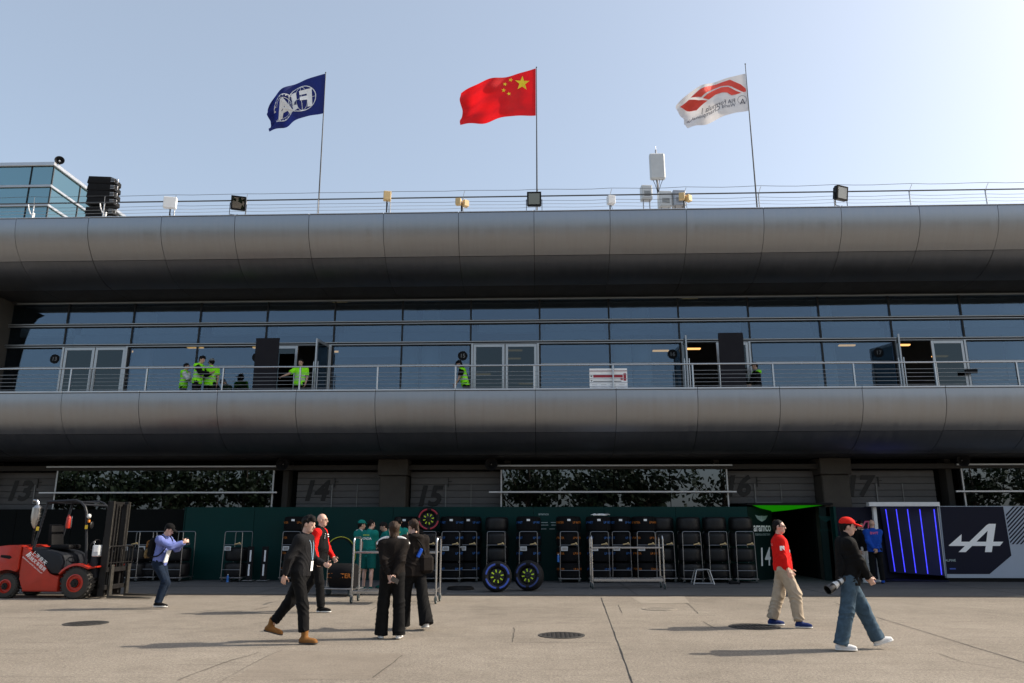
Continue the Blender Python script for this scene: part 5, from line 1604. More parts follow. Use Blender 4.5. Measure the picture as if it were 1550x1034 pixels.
def sdf_mesh(prims, h, name, mats, fold=0.0, seed=0, bands=None, fine=1.0, at_=None):
    solid = [p for p in prims if not isinstance(p, Cut)]
    lo = np.min([p.box()[0] for p in solid], 0) - .03; hi = np.max([p.box()[1] for p in solid], 0) + .03
    n = np.ceil((hi - lo) / h).astype(int) + 1
    F = np.full(n, 1.0, np.float32); I = np.zeros(n, np.int8)
    ax = [lo[i] + h * np.arange(n[i]) for i in range(3)]
    for p in prims:
        if isinstance(p, Cut):
            dd = ((ax[0] - p.o[0]) * p.n[0])[:, None, None] + ((ax[1] - p.o[1]) * p.n[1])[None, :, None] + ((ax[2] - p.o[2]) * p.n[2])[None, None, :]
            F = np.maximum(F, dd.astype(np.float32)); continue
        a, b = p.box()
        e = p.k + 2.5 * h
        i0 = np.maximum(np.floor((a - e - lo) / h).astype(int), 0); i1 = np.minimum(np.ceil((b + e - lo) / h).astype(int) + 1, n)
        sl = tuple(slice(i0[j], i1[j]) for j in range(3))
        P = np.stack(np.meshgrid(*[ax[j][sl[j]] for j in range(3)], indexing='ij'), -1)
        d = p.d(P).astype(np.float32)
        f = F[sl]
        I[sl] = np.where(d < f, p.mi, I[sl])
        hh = np.maximum(p.k - np.abs(f - d), 0) / p.k
        F[sl] = np.minimum(f, d) - hh * hh * p.k * .25
    neg = F < 0
    co = [(i, j, k) for i in (0, 1) for j in (0, 1) for k in (0, 1)]
    sl_ = lambda c: tuple(slice(c[i], n[i] - 1 + c[i]) for i in range(3))
    cnt = sum(neg[sl_(c)].astype(np.int8) for c in co)
    mask = (cnt > 0) & (cnt < 8)
    ids = np.argwhere(mask)
    idx = np.full(mask.shape, -1, np.int64); idx[mask] = np.arange(len(ids))
    acc = np.zeros((len(ids), 3)); na = np.zeros(len(ids))
    for c in co:
        for axn in range(3):
            if c[axn] == 0:
                c2 = list(c); c2[axn] = 1
                fa = F[ids[:, 0] + c[0], ids[:, 1] + c[1], ids[:, 2] + c[2]]; fb = F[ids[:, 0] + c2[0], ids[:, 1] + c2[1], ids[:, 2] + c2[2]]
                cr = (fa < 0) != (fb < 0)
                t = np.where(cr, fa / np.where(cr, fa - fb, 1), 0)
                pos = np.tile(np.array(c, float), (len(ids), 1)); pos[:, axn] = t
                acc[cr] += pos[cr]; na[cr] += 1
    V = lo + h * (ids + acc / np.maximum(na, 1)[:, None])
    quads = []; fm = []
    for axn in range(3):
        a1, a2 = (axn + 1) % 3, (axn + 2) % 3
        s0 = [slice(None)] * 3; s1 = [slice(None)] * 3
        s0[axn] = slice(0, n[axn] - 1); s1[axn] = slice(1, n[axn])
        A_, B_ = neg[tuple(s0)], neg[tuple(s1)]
        for outw in (True, False):
            e = np.argwhere((A_ & ~B_) if outw else (~A_ & B_))
            if not len(e): continue
            ok = (e[:, a1] > 0) & (e[:, a2] > 0) & (e[:, a1] < n[a1] - 1) & (e[:, a2] < n[a2] - 1)
            e = e[ok]
            def cell(o1, o2):
                q = e.copy(); q[:, a1] -= o1; q[:, a2] -= o2
                return idx[q[:, 0], q[:, 1], q[:, 2]]
            qd = np.stack([cell(1, 1), cell(0, 1), cell(0, 0), cell(1, 0)], 1)
            quads.append(qd if outw else qd[:, ::-1])
            g = e.copy()
            if not outw: g[:, axn] += 1
            fm.append(I[g[:, 0], g[:, 1], g[:, 2]])
    Q = np.concatenate(quads); fm = np.concatenate(fm).astype(np.int32)
    ok = (Q >= 0).all(1); Q = Q[ok]; fm = fm[ok]
    # light smoothing
    for _ in range(2):
        S = np.zeros_like(V); c_ = np.zeros(len(V))
        for i in range(4):
            np.add.at(S, Q[:, i], V[Q[:, (i + 1) % 4]]); np.add.at(S, Q[:, i], V[Q[:, (i + 3) % 4]]); np.add.at(c_, Q[:, i], 2)
        V = V * (1 - .45 * fine) + .45 * fine * S / np.maximum(c_, 1)[:, None]
    if fold:
        e1 = V[Q[:, 1]] - V[Q[:, 0]]; e2 = V[Q[:, 3]] - V[Q[:, 0]]; fn_ = np.cross(e1, e2)
        Nn = np.zeros_like(V)
        for i in range(4): np.add.at(Nn, Q[:, i], fn_)
        Nn /= np.maximum(np.linalg.norm(Nn, axis=1), 1e-9)[:, None]
        x, y, z = V.T
        if at_ is None:
            w = np.sin(31 * z + 7 * np.sin(9 * x + 6 * y + seed) + seed) * .55 + np.sin(52 * z + 13 * x + 8 * np.sin(17 * y + seed * 2) + 1.3) * .3 + np.sin(14 * x - 11 * z + 9 * y + seed * 3) * .5
        else:       # creases gather round the bends, long soft folds between
            wt = np.full(len(V), .30)
            for c_, rad in at_: wt += np.exp(-(((V - c_) ** 2).sum(1)) / (2 * rad * rad))
            ph = 24 * z + 13 * x * np.sin(seed + 3 * y) + 9 * y + 3.2 * np.sin(8 * x + 11 * y + seed) + 1.6 * np.sin(17 * z + 9 * y)
            rid = 1 - np.abs(np.sin(ph)); lng = np.sin(9 * x + 7 * y - 5 * z + seed * 2) * .5 + np.sin(26 * y + 19 * x + 3 * z + seed) * .22
            w = np.minimum(wt, 1.3) * (rid ** 2 * 1.5 - .35) + lng * .8
        V = V + Nn * (fold * (w - .2))[:, None]
    if bands:
        cz = V[Q].mean(1)
        for z0, z1, m0, m1 in bands:
            sel = (cz[:, 2] > z0) & (cz[:, 2] < z1) & (fm == m0); fm[sel] = m1
    me = bpy.data.meshes.new(name)
    me.vertices.add(len(V)); me.vertices.foreach_set('co', V.astype(np.float32).ravel())
    me.loops.add(len(Q) * 4); me.loops.foreach_set('vertex_index', Q.astype(np.int32).ravel())
    me.polygons.add(len(Q)); me.polygons.foreach_set('loop_start', np.arange(0, len(Q) * 4, 4, dtype=np.int32))
    for m in mats: me.materials.append(MATS[m])
    me.polygons.foreach_set('material_index', np.clip(fm, 0, len(mats) - 1))
    me.polygons.foreach_set('use_smooth', np.ones(len(Q), bool))
    me.update(calc_edges=True); me.validate()
    return me

# fabrics and skin
mat('skin', (.50, .30, .215), .5, 0, .12, 30, bump=.05, bscale=200)
mat('skin_pale', (.58, .36, .28), .5, 0, .12, 30, bump=.05, bscale=200)
mat('lip', (.36, .13, .11), .45, 0, .1, 30)
mat('eye', (.015, .012, .010), .2, 0, .1, 30)
mat('hair_black', (.006, .005, .005), .55, 0, .3, 60, bump=.6, bscale=120, spec=.15)
mat('hair_brown', (.040, .023, .014), .5, 0, .45, 60, bump=.6, bscale=120, spec=.2)
def cloth(n, c, r=.85, var=.12, **kw): mat('c_' + n, c, r, 0, var, 14, bump=.18, bscale=220, spec=.12, **kw)
cloth('black', (.0065, .0065, .007)); cloth('charcoal', (.013, .013, .0145)); cloth('brownblack', (.012, .0095, .0085)); cloth('blue', (.15, .185, .44)); cloth('hoodlining', (.30, .34, .45))
cloth('denim_dark', (.010, .018, .035), var=.3); cloth('denim', (.055, .092, .130), var=.35); cloth('beige', (.40, .33, .25)); cloth('red', (.62, .012, .010)); cloth('cap_red', (.70, .022, .014))
cloth('teal', (.008, .17, .145)); cloth('teal_dark', (.005, .085, .075)); cloth('white', (.70, .70, .70)); cloth('royal', (.012, .065, .36)); cloth('hivis', (.30, .95, .02), .7); cloth('silver', (.42, .44, .42), .5)
cloth('tan', (.22, .10, .030), .7, var=.2); cloth('navy_shoe', (.015, .03, .12)); cloth('grey', (.16, .17, .17)); cloth('camo', (.16, .11, .05), var=.8); cloth('darkgreen', (.008, .02, .010))
mat('sole_white', (.72, .71, .68), .6, 0, .1, 10); mat('sole_dark', (.03, .028, .026), .7, 0, .1, 10)
mat('phone', (.01, .01, .012), .15, 0, .1, 10); mat('lens_white', (.62, .62, .60), .4, 0, .05, 10); mat('lens_black', (.01, .01, .011), .3, 0, .1, 10); mat('gold', (.6, .42, .2), .35, .6, .1, 10)
mat('strap_blue', (.28, .42, .55), .7, 0, .1, 30); mat('print_lime', (.50, .65, .05), .6, 0, .1, 20)

def person(label, loc, rz, H=1.74, girth=1.0, lean=0, legs=((0, 0, 3, 0), (0, 0, 3, 0)), arms=({}, {}), head=(0, 0), skin='skin', hair='hair_black', hairstyle='short',
           top=('c_black',), topopt=None, pants=('c_black',), pantopt=None, shoes=('c_black', 'sole_white'), shoeopt='sneaker', group=None, vox=.0085, extras=(), twist=0):
    s = H / 1.75
    t = thing('person', label, 'person', loc, rz, group)
    to = dict(t=.022, sleeve=1.0, hem=.0, collar=.03, loose=1.0, bands=None, sleeve_mi=0, shoulder_mi=0, hood=False, belly=0.0); to.update(topopt or {})
    po_ = dict(drop=.012, loose=1.0, flare=0.0, length=1.0, fold=.006); po_.update(pantopt or {})
    X, Yy, Z = A3(1, 0, 0), A3(0, 1, 0), A3(0, 0, 1)
    # --- legs (pelvis at origin first)
    J = {}
    lt, ls = .43 * s, .43 * s
    for i, sd in enumerate((1, -1)):
        hip, knee, abd, toe = legs[i]
        hj = A3(0, sd * .092 * s, 0)
        def dirv(a, ab): return unit(A3(sin(RAD(a)), sd * sin(RAD(ab)), -cos(RAD(a)) * cos(RAD(ab))))
        kn = hj + dirv(hip, abd) * lt
        an = kn + dirv(hip - knee, abd * .6) * ls
        fd = unit(A3(cos(RAD(toe)), sd * .12, sin(RAD(toe))))
        fu = unit(np.cross(fd, np.cross(Z, fd)))
        heel = an - fu * .065 * s - fd * .05 * s
        toe_ = an - fu * .075 * s + fd * .165 * s
        J[f'hip{i}'], J[f'knee{i}'], J[f'ank{i}'], J[f'heel{i}'], J[f'toe{i}'], J[f'fd{i}'], J[f'fu{i}'] = hj, kn, an, heel, toe_, fd, fu
    low = min(min(J[f'heel{i}'][2], J[f'toe{i}'][2]) for i in (0, 1)) - .030 * s
    mx = (J['ank0'][0] + J['ank1'][0]) / 2
    sh = A3(-mx, 0, -low)
    for k_ in list(J):
        if k_[:2] not in ('fd', 'fu'): J[k_] = J[k_] + sh
    pel = sh.copy()
    # --- spine frame
    la = RAD(lean)
    up = A3(sin(la), 0, cos(la)); fw = A3(cos(la), 0, -sin(la)); lf = Yy
    tw = RAD(twist); fw2 = fw * cos(tw) + lf * sin(tw); lf2 = lf * cos(tw) - fw * sin(tw)
    R0 = np.stack([fw, lf, up], 1); R2 = np.stack([fw2, lf2, up], 1)
    at = lambda f, l, u, R=R2: pel + R @ A3(f, l, u) * s
    J['neck'] = at(-.005, 0, .545); J['chest'] = at(0, 0, .36)
    hy, hp = RAD(head[0]), RAD(head[1])
    hf = R2 @ A3(cos(hy) * cos(hp), sin(hy) * cos(hp), -sin(hp)); hu = R2 @ A3(cos(hy) * sin(hp), sin(hy) * sin(hp), cos(hp)); hl = np.cross(hu, hf)
    RH = np.stack([hf, hl, hu], 1)
    J['head'] = J['neck'] + R2 @ A3(.02, 0, .055) * s + hu * .115 * s + hf * .012 * s
    hd = lambda x, y, z: J['head'] + RH @ A3(x, y, z) * s * .97
    # --- arms
    hands = []
    for i, sd in enumerate((1, -1)):
        a = dict(sw=4, ab=9, el=14, inn=8, curl=28, thumb=None, to=None, pole=None, palm=None); a.update(arms[i])
        S = at(-.005, sd * .172 * girth ** .5, .485)
        l1, l2 = .285 * s, .245 * s
        if a['to'] is not None:
            T = A3(*a['to']) * s
            dv = T - S; L = min(np.linalg.norm(dv), (l1 + l2) * .995); dv = unit(dv); T = S + dv * L
            aa = (l1 * l1 - l2 * l2 + L * L) / (2 * L); hh = math.sqrt(max(l1 * l1 - aa * aa, 0))
            pole = A3(*(a['pole'] or (-.6, sd * .5, -.8))); pole = unit(pole - dv * (pole @ dv))
            E = S + dv * aa + pole * hh; W = T
        else:
            sw, ab, el = RAD(a['sw']), RAD(a['ab']), RAD(a['el'])
            d1 = unit(fw2 * sin(sw) + lf2 * sd * sin(ab) + Z * -cos(sw) * cos(ab))
            d2 = unit(fw2 * sin(sw + el) - lf2 * sd * sin(RAD(a['inn'])) + Z * -cos(sw + el))
            E = S + d1 * l1; W = E + d2 * l2
        f = unit(W - E)
        th = A3(*a['thumb']) if a['thumb'] else fw2 * .9 + Z * .25
        w_ = unit(th - f * (th @ f)); nrm = np.cross(f, w_)
        if a['palm']: 
            if nrm @ A3(*a['palm']) < 0: nrm = -nrm
        elif nrm @ (-sd * lf2) < 0: nrm = -nrm
        J[f'sh{i}'], J[f'el{i}'], J[f'wr{i}'] = S, E, W
        J[f'hand{i}'] = W + f * .09 * s
        hands.append((W, f, w_, nrm, RAD(a['curl'])))
    g = girth
    # --- body: one continuous skin surface
    B = []
    tor = [(at(0, 0, .04, R0), (.100 * g, .150 * g, .12), R0), (at(.008 * g, 0, .19, R0), (.092 * g, .132 * g, .15), R0), (at(.0, 0, .37), (.102 * g, .150 * g, .17), R2), (at(-.01, 0, .47), (.075, .150, .075), R2)]
    for c_, r_, R_ in tor: B.append(Ell(c_, A3(*r_) * s, R_, .05))
    B.append(Cap(J['neck'] - R2 @ A3(0, 0, .06) * s, J['neck'] + R2 @ A3(.02, 0, .08) * s, .058 * s * g ** .5, .052 * s * g ** .5, .03))
    for i in (0, 1):
        B += [Cap(J[f'sh{i}'], J[f'el{i}'], .047 * s, .036 * s, .04), Cap(J[f'el{i}'], J[f'wr{i}'], .037 * s, .025 * s, .02)]
        B += [Cap(J[f'hip{i}'], J[f'knee{i}'], .078 * s * g ** .5, .052 * s, .04), Cap(J[f'knee{i}'], J[f'ank{i}'], .050 * s, .036 * s, .03)]
        cm = J[f'knee{i}'] * .68 + J[f'ank{i}'] * .32 - A3(.018, 0, 0)
        B.append(Ell(cm, A3(.048, .044, .095) * s, None, .03))
        B.append(Cap(J[f'heel{i}'] + J[f'fu{i}'] * .015, J[f'toe{i}'] + J[f'fu{i}'] * .01, .030 * s, .026 * s, .02))
        W, f, w_, nn_, cu = hands[i]
        RHd = np.stack([f, w_, nn_], 1)
        B.append(Ell(W + f * .045 * s, A3(.050, .040, .017) * s, RHd, .012))
        for j, (o_, ln) in enumerate(((.030, .070), (.011, .080), (-.009, .074), (-.028, .058))):
            p0 = W + (f * .082 + w_ * o_) * s; dq = f.copy(); l_ = ln * s
            for q, fr in enumerate((.45, .31, .24)):
                ang = cu * (q + .55 + .1 * j); dq = unit(f * cos(ang) + nn_ * sin(ang) + w_ * o_ * 1.2)
                p1 = p0 + dq * l_ * fr
                B.append(Cap(p0, p1, (.0098 - .0010 * q) * s, (.0090 - .0010 * q) * s, .005)); p0 = p1
        p0 = W + (f * .025 + w_ * .030) * s
        p1 = p0 + unit(f * .55 + w_ * .7 + nn_ * .35) * .042 * s; p2 = p1 + unit(f * .9 + w_ * .25 + nn_ * .45) * .036 * s
        B += [Cap(p0, p1, .0135 * s, .011 * s, .012), Cap(p1, p2, .0105 * s, .009 * s, .005)]
    for c_, r_, k_, m_ in (((-.012, 0, .026), (.095, .076, .094), .03, 0), ((.028, 0, -.030), (.066, .059, .085), .03, 0), ((.044, 0, -.088), (.040, .040, .030), .03, 0), ((.086, 0, -.062), (.012, .023, .009), .008, 1),
                           ((-.004, .077, -.012), (.020, .009, .031), .006, 0), ((-.004, -.077, -.012), (.020, .009, .031), .006, 0)):
        B.append(Ell(hd(*c_), A3(*r_) * s * .97, RH, k_, m_))
    B.append(Cap(hd(.090, 0, .004), hd(.111, 0, -.034), .009 * s, .013 * s, .012)); B.append(Cap(hd(.080, -.032, .020), hd(.080, .032, .020), .013 * s, None, .015))
    body = link('body', sdf_mesh(B, vox, 'body', [skin, 'lip']), t)
    for sd in (1, -1):
        link('eye', MB().sphere(hd(.080, sd * .031, -.002), (.012 * s, .013 * s, .007 * s), 8, R=Matrix(RH.tolist())).mesh('eye', 'eye'), t)
    for sd in (1, -1):
        link('eyebrow', MB().tube([V3(hd(.091, sd * .014, .020)), V3(hd(.090, sd * .032, .025)), V3(hd(.080, sd * .048, .019))], [.004 * s, .0048 * s, .003 * s], 6).mesh('eyebrow', 'hair_brown'), t)
    # --- top
    tk = to['t'] * s; lo_ = to['loose']
    G = []
    for q, (c_, r_, R_) in enumerate(tor):
        rr = (A3(*r_) * s + tk) * A3(lo_, lo_, 1)
        if q == 1 and to['belly']: rr = rr + A3(to['belly'], to['belly'] * .5, 0); c_ = c_ + R0 @ A3(to['belly'] * .7, 0, 0)
        G.append(Ell(c_, rr, R_, .06))
    hz_ = -.06 + to['hem']
    G.append(Cap(at(0, 0, hz_ + .02, R0), at(.0, 0, .2, R0), (.155 * g * s + tk) * lo_, (.14 * g * s + tk) * lo_, .05, flat=(fw, .72)))
    G.append(Cut(at(0, 0, hz_, R0), -up))
    G.append(Cap(J['neck'] - R2 @ A3(0, 0, .06) * s, J['neck'] + R2 @ A3(.008, 0, to['collar']) * s, .072 * s * g ** .5, .064 * s * g ** .5, .03))
    G.append(Cut(J['neck'] + R2 @ A3(.02, 0, to['collar'] + .015) * s, R2 @ A3(.35, 0, 1)))
    for i in (0, 1):
        S, E, W = J[f'sh{i}'], J[f'el{i}'], J[f'wr{i}']
        G.append(Ell(S + A3(0, 0, -.005), A3(.066, .066, .066) * s + tk * .6, None, .05, to['shoulder_mi']))
        sl = to['sleeve']
        if sl > .45:
            fr = (sl - .45) / .55
            G += [Cap(S, E, .050 * s + tk * lo_, .042 * s + tk * lo_, .05, to['sleeve_mi']), Cap(E, E + (W - E) * fr, .042 * s + tk * lo_, .030 * s + tk * .7, .03, to['sleeve_mi'], end=True)]
        else:
            G.append(Cap(S, S + (E - S) * (sl / .45), .052 * s + tk * lo_, .054 * s + tk * lo_, .05, to['sleeve_mi'], end=True))
    if to['hood']:
        G.append(Ell(at(-.10, 0, .53), A3(.075, .12, .055) * s, R2, .04, 1))
    bands = [(pel[2] + z0 * s, pel[2] + z1 * s, m0, m1) for z0, z1, m0, m1 in to['bands']] if to['bands'] else None
    top_o = link('top', sdf_mesh(G, vox * 1.25, 'top', list(top), fold=to.get('fold', .0075) * 1.15, seed=len(label) % 17, bands=bands, at_=[(J['el0'], .07), (J['el1'], .07), (J['sh0'] - A3(0, 0, .08), .05), (J['sh1'] - A3(0, 0, .08), .05), (pel + A3(0, 0, .10), .12), (J['wr0'], .05), (J['wr1'], .05)]), t)
    # --- trousers or shorts
    lo_ = po_['loose']; Pn = []
    pt2 = .016 * s * lo_
    Pn.append(Ell(tor[0][0], A3(*tor[0][1]) * s + pt2, R0, .05)); Pn.append(Cap(at(0, 0, .10, R0), at(0, 0, .0, R0), .135 * g * s + pt2, .15 * g * s + pt2, .05, flat=(fw, .72)))
    Pn.append(Cut(at(0, 0, .17, R0), up))
    for i in (0, 1):
        hj, kn, an = J[f'hip{i}'], J[f'knee{i}'], J[f'ank{i}']
        Ln = po_['length']
        if Ln > .55:
            e_ = kn + (an - kn) * ((Ln - .5) / .5) + unit(an - kn) * po_['drop']
            Pn += [Cap(hj, kn, .082 * s * g ** .5 + pt2, .056 * s + pt2 * 1.3 + po_['flare'] * .25, .05), Cap(kn, e_, .056 * s + pt2 * 1.3 + po_['flare'] * .25, .046 * s + pt2 * 1.2 + po_['flare'], .03, end=True)]
        else:
            Pn.append(Cap(hj, hj + (kn - hj) * (Ln / .5), .082 * s * g ** .5 + pt2, .085 * s + pt2, .05, end=True))
    link('trousers' if po_['length'] > .55 else 'shorts', sdf_mesh(Pn, vox * 1.25, 'trousers', list(pants), fold=po_['fold'] * 1.35, seed=len(label) % 13 + 2, at_=[(J['knee0'], .08), (J['knee1'], .08), (J['ank0'] + A3(0, 0, .06), .08), (J['ank1'] + A3(0, 0, .06), .08), (pel - A3(0, 0, .03), .09)]), t)
    # --- shoes
    for i in (0, 1):
        hl_, te, fd, fu, an = J[f'heel{i}'], J[f'toe{i}'], J[f'fd{i}'], J[f'fu{i}'], J[f'ank{i}']
        sdv = np.cross(fu, fd)
        Sh = [Cap(hl_ + fu * .012 + fd * .01, te + fu * .008, .040 * s, .036 * s, .03), Cap(hl_ + fu * .02 + fd * .045, te - fd * .05 + fu * .018, .042 * s, .036 * s, .03)]
        if shoeopt == 'boot': Sh += [Cap(an - fu * .02, an + fu * .085, .047 * s, .052 * s, .03), Ell(te - fd * .02 + fu * .006, A3(.048, .041, .036) * s, np.stack([fd, sdv, fu], 1), .03)]
        elif shoeopt == 'high': Sh += [Cap(an - fu * .02, an + fu * .05, .048 * s, .048 * s, .03)]
        else: Sh += [Cap(an - fu * .03, an + fu * .005, .044 * s, .042 * s, .03)]
        base = hl_ - fu * .030 * s
        Sh.append(Cut(base, -fu))
        sole = [Cap(hl_ + fd * .008 - fu * .010, te - fu * .010, .044 * s, .041 * s, .02, 1), Cap((hl_ + te) / 2 - fu * .01, te - fd * .03 * s - fu * .01, .040 * s, .046 * s, .02, 1), Cut(base + fu * .020 * s, fu), Cut(base, -fu)]
        so_ = link('shoe', sdf_mesh(Sh, .008, 'shoe', [shoes[0]], fold=.002), t)
        link('sole', sdf_mesh(sole, .008, 'sole', [shoes[1]], fine=.6), so_)
    # --- hair and hats
    if hairstyle in ('short', 'fade', 'tousled', 'bob', 'pony', 'cap', 'capback'):
        k_ = dict(short=1.0, fade=.935, tousled=1.0, bob=1.05, pony=1.03, cap=.95, capback=.95)[hairstyle]
        Hh = [Ell(hd(-.016, 0, .034), A3(.102, .084, .094) * s * k_, RH, .03)]
        o_ = hd(.084, 0, .058) if hairstyle != 'fade' else hd(.076, 0, .072)
        Hh.append(Cut(o_, RH @ A3(.085, 0, -.150)))
        rg_ = random.Random(len(label))
        if hairstyle not in ('bob',):
            for sd in (1, -1):
                Hh += [Cap(hd(.030, sd * .070, .035), hd(.026, sd * .074, -.006), .013 * s, .006 * s, .012), Cap(hd(-.045, sd * .064, .02), hd(-.050, sd * .058, -.055), .024 * s, .012 * s, .02)]
            Hh.append(Cap(hd(-.078, 0, .01), hd(-.074, 0, -.075), .040 * s, .028 * s, .03))
        if hairstyle == 'tousled':
            for q_ in range(9):
                l_ = -.055 + q_ * .0137; Hh.append(Cap(hd(.070 - 4 * l_ * l_, l_, .085), hd(.096 - 6 * l_ * l_, l_ + rg_.uniform(-.012, .012), .048 + rg_.uniform(-.014, .012)), .013 * s, .005 * s, .010))
        if hairstyle in ('tousled', 'bob', 'pony', 'short'):
            for q_ in range(26):
                th_, ph_ = rg_.uniform(-2.6, 2.6), rg_.uniform(.1, 1.35)
                c0 = A3(-.016 + .098 * cos(th_) * cos(ph_) * .96, .080 * sin(th_) * cos(ph_), .034 + .092 * sin(ph_))
                if c0[0] > .05 and c0[2] < .075: continue
                tip = c0 + A3(rg_.uniform(-.02, .03) + .008, rg_.uniform(-.015, .015), rg_.uniform(-.025, .006)) * (1.3 if hairstyle == 'tousled' else .7)
                Hh.append(Cap(hd(*c0), hd(*tip), .016 * s, .006 * s, .012))
        if hairstyle == 'tousled': Hh += [Cap(hd(.055, -.03, .100), hd(.088, -.02, .062), .026 * s, .010 * s, .02), Cap(hd(.05, .03, .105), hd(.088, .035, .066), .026 * s, .010 * s, .02), Cap(hd(.0, .0, .115), hd(.06, 0, .112), .03 * s, .02 * s, .03)]
        if hairstyle == 'bob': Hh += [Cap(hd(-.05, .055, .02), hd(-.050, .058, -.12), .036 * s, .022 * s, .03), Cap(hd(-.05, -.055, .02), hd(-.050, -.058, -.12), .036 * s, .022 * s, .03), Cap(hd(-.070, 0, .02), hd(-.075, 0, -.14), .05 * s, .03 * s, .04)]
        if hairstyle == 'bob':
            for q_ in range(22):
                l_ = rg_.uniform(-.07, .07); x_ = -.03 - .06 * math.sqrt(max(0, 1 - (l_ / .075) ** 2)) - rg_.uniform(0, .012)
                Hh.append(Cap(hd(x_, l_, .05), hd(x_ + .005, l_ * 1.05 + rg_.uniform(-.02, .02), -.11 - rg_.uniform(0, .06)), .011 * s, .005 * s, .010))
        if hairstyle == 'pony': Hh += [Ell(hd(-.11, 0, .02), A3(.045, .04, .04) * s, RH, .02), Cap(hd(-.12, 0, .01), hd(-.13, .01, -.17), .035 * s, .018 * s, .03)]
        if hair: link('hair', sdf_mesh(Hh, .009, 'hair', [hair], fold=.006 if hairstyle in ('tousled', 'bob', 'pony') else .002, seed=3), t)
    if hairstyle in ('cap', 'capback'):
        sg = 1 if hairstyle == 'cap' else -1
        cm = topopt.get('cap', 'c_black') if topopt else 'c_black'
        D = [Ell(hd(-.010, 0, .052), A3(.110, .090, .086) * s, RH, .02), Cut(hd(0, 0, .040), RH @ A3(.12, 0, -1)), Cut(hd(-.105 * sg, 0, .05), RH @ A3(-sg, 0, -1.2)) if False else Cut(hd(0, 0, -.05), RH @ A3(0, 0, -1))]
        hat = link('cap', sdf_mesh(D, .008, 'cap', [cm], fine=.8), t)
        Br = [Ell(hd(.125 * sg - (.0 if sg > 0 else .01), 0, .040), A3(.075, .070, .016) * s, np.stack([RH @ A3(cos(.2), 0, -sin(.2) * sg), hl, RH @ A3(sin(.2) * sg, 0, cos(.2))], 1), .01)]
        link('brim', sdf_mesh(Br, .007, 'brim', [cm]), hat)
    ctx = dict(J=J, hd=hd, RH=RH, at=at, R2=R2, s=s, t=t, pel=pel, fw=fw2, lf=lf2, up=up, hands=hands, top=top_o)
    for e in extras: e(ctx)
    return t, ctx
V3 = lambda a: Vector([float(x) for x in a])
# --- things worn or held
def x_glasses(m='black_paint', dark=False):
    def f(c):
        hd, s = c['hd'], c['s']
        g = MB()
        for sd in (1, -1):
            g.tube([V3(hd(.100 + .004 * cos(a) * 0, sd * .032 + .024 * cos(a), -.002 + .017 * sin(a))) for a in np.linspace(0, 2 * pi, 16, endpoint=False)], .0028, 5, closed=True)
            g.tube([V3(hd(.098, sd * .055, .003)), V3(hd(.04, sd * .078, .006)), V3(hd(-.01, sd * .082, .0))], .0028, 5)
        g.tube([V3(hd(.101, -.010, .0)), V3(hd(.101, .010, .0))], .0028, 5)
        o = g.build('glasses', m, c['t'])
        if dark:
            for sd in (1, -1): link('lens', MB().sphere(V3(hd(.100, sd * .032, -.002)), (.003, .026, .018), 8, R=Matrix(c['RH'].tolist())).mesh('lens', 'phone'), o)
    return f
def x_lanyard(m='strap_blue', badge='white_print', L=.30):
    def f(c):
        at = c['at']
        pts = [at(-.03, .075, .56), at(.05, .085, .53), at(.125, .06, .44), at(.150, .015, .20 + .30 - L), at(.125, -.06, .44), at(.05, -.085, .53), at(-.03, -.075, .56)]
        P = catmull(pts, 5)
        MB().tube([V3(p) for p in P], .007, 6).build('lanyard', m, c['t'])
        p = V3(at(.158, .0, .20 + .30 - L - .08)); R = Matrix(c['R2'].tolist())
        MB().cbox(p, (.008, .09, .14), .003, R=R).build('badge', badge, c['t'])
    return f
def x_phone(i, land=False, m='phone', off=.02):
    def f(c):
        W, fd, w_, nn, cu = c['hands'][i]
        p = W + (fd * .085 + nn * (.020 + off)) * c['s']
        R = np.stack([w_, fd, nn], 1) if not land else np.stack([fd, w_, nn], 1)
        ph = thing('phone', c['t']['label'].split(' with ')[0][:0] + 'dark phone held by the ' + c['who'], 'phone', (0, 0, 0))
        M_ = Matrix.LocRotScale(c['t'].location, c['t'].rotation_euler, None)
        ph.matrix_world = M_ @ Matrix.Translation(V3(p)) @ Matrix(R.tolist()).to_4x4()
        MB().box((-.038, -.078, -.0045), (.038, .078, .0045), .003).build('case', m, ph)
        MB().box((-.035, -.074, .0046), (.035, .074, .0056)).build('screen', 'phone', ph)
    return f
def x_text(txt, size, pos, m, back=True, bold=.01):
    """lettering on the back (or chest) of the top: pos = (lateral, height) in body frame"""
    def f(c):
        at = c['at']; sg = -1 if back else 1
        # lettering follows the rounded back
        def fn(x, y):
            l = pos[0] + x * (-1 if back else 1) * -1 if False else pos[0] + (x * -1 if back else x) * (-1)
            l = pos[0] + (-x if not back else -x) * (1 if back else -1)
            d = math.sqrt(max(.03, 1 - (l / .24) ** 2)) * pos[2]
            return V3(at(sg * d, l, pos[1] + y))
        e = MB(); text_mb(e, txt, size, fn, bold=bold)
        link('lettering', e.mesh('lettering', m, 0), c['top'])
    return f
def x_stripe(m='c_white', w=.021):
    """piping over both shoulders"""
    def f(c):
        for i, sd in enumerate((1, -1)):
            S = c['J'][f'sh{i}']; at = c['at']
            P = catmull([at(-.03, sd * .070, .585), at(-.035, sd * .12, .582), at(-.035, sd * .175, .565), at(-.035, sd * .225, .525), at(-.035, sd * .255, .475)], 5)
            MB().tube([V3(p) for p in P], [w] * len(P), 8).build('shoulder_stripe', m, c['t'])
    return f
def who(w): 
    def f(c): c['who'] = w
    return f
def gnd(x, y): 
    p = atZ(x, y); return (p.x, p.y, 0 if p.y < 19.75 else AZ)

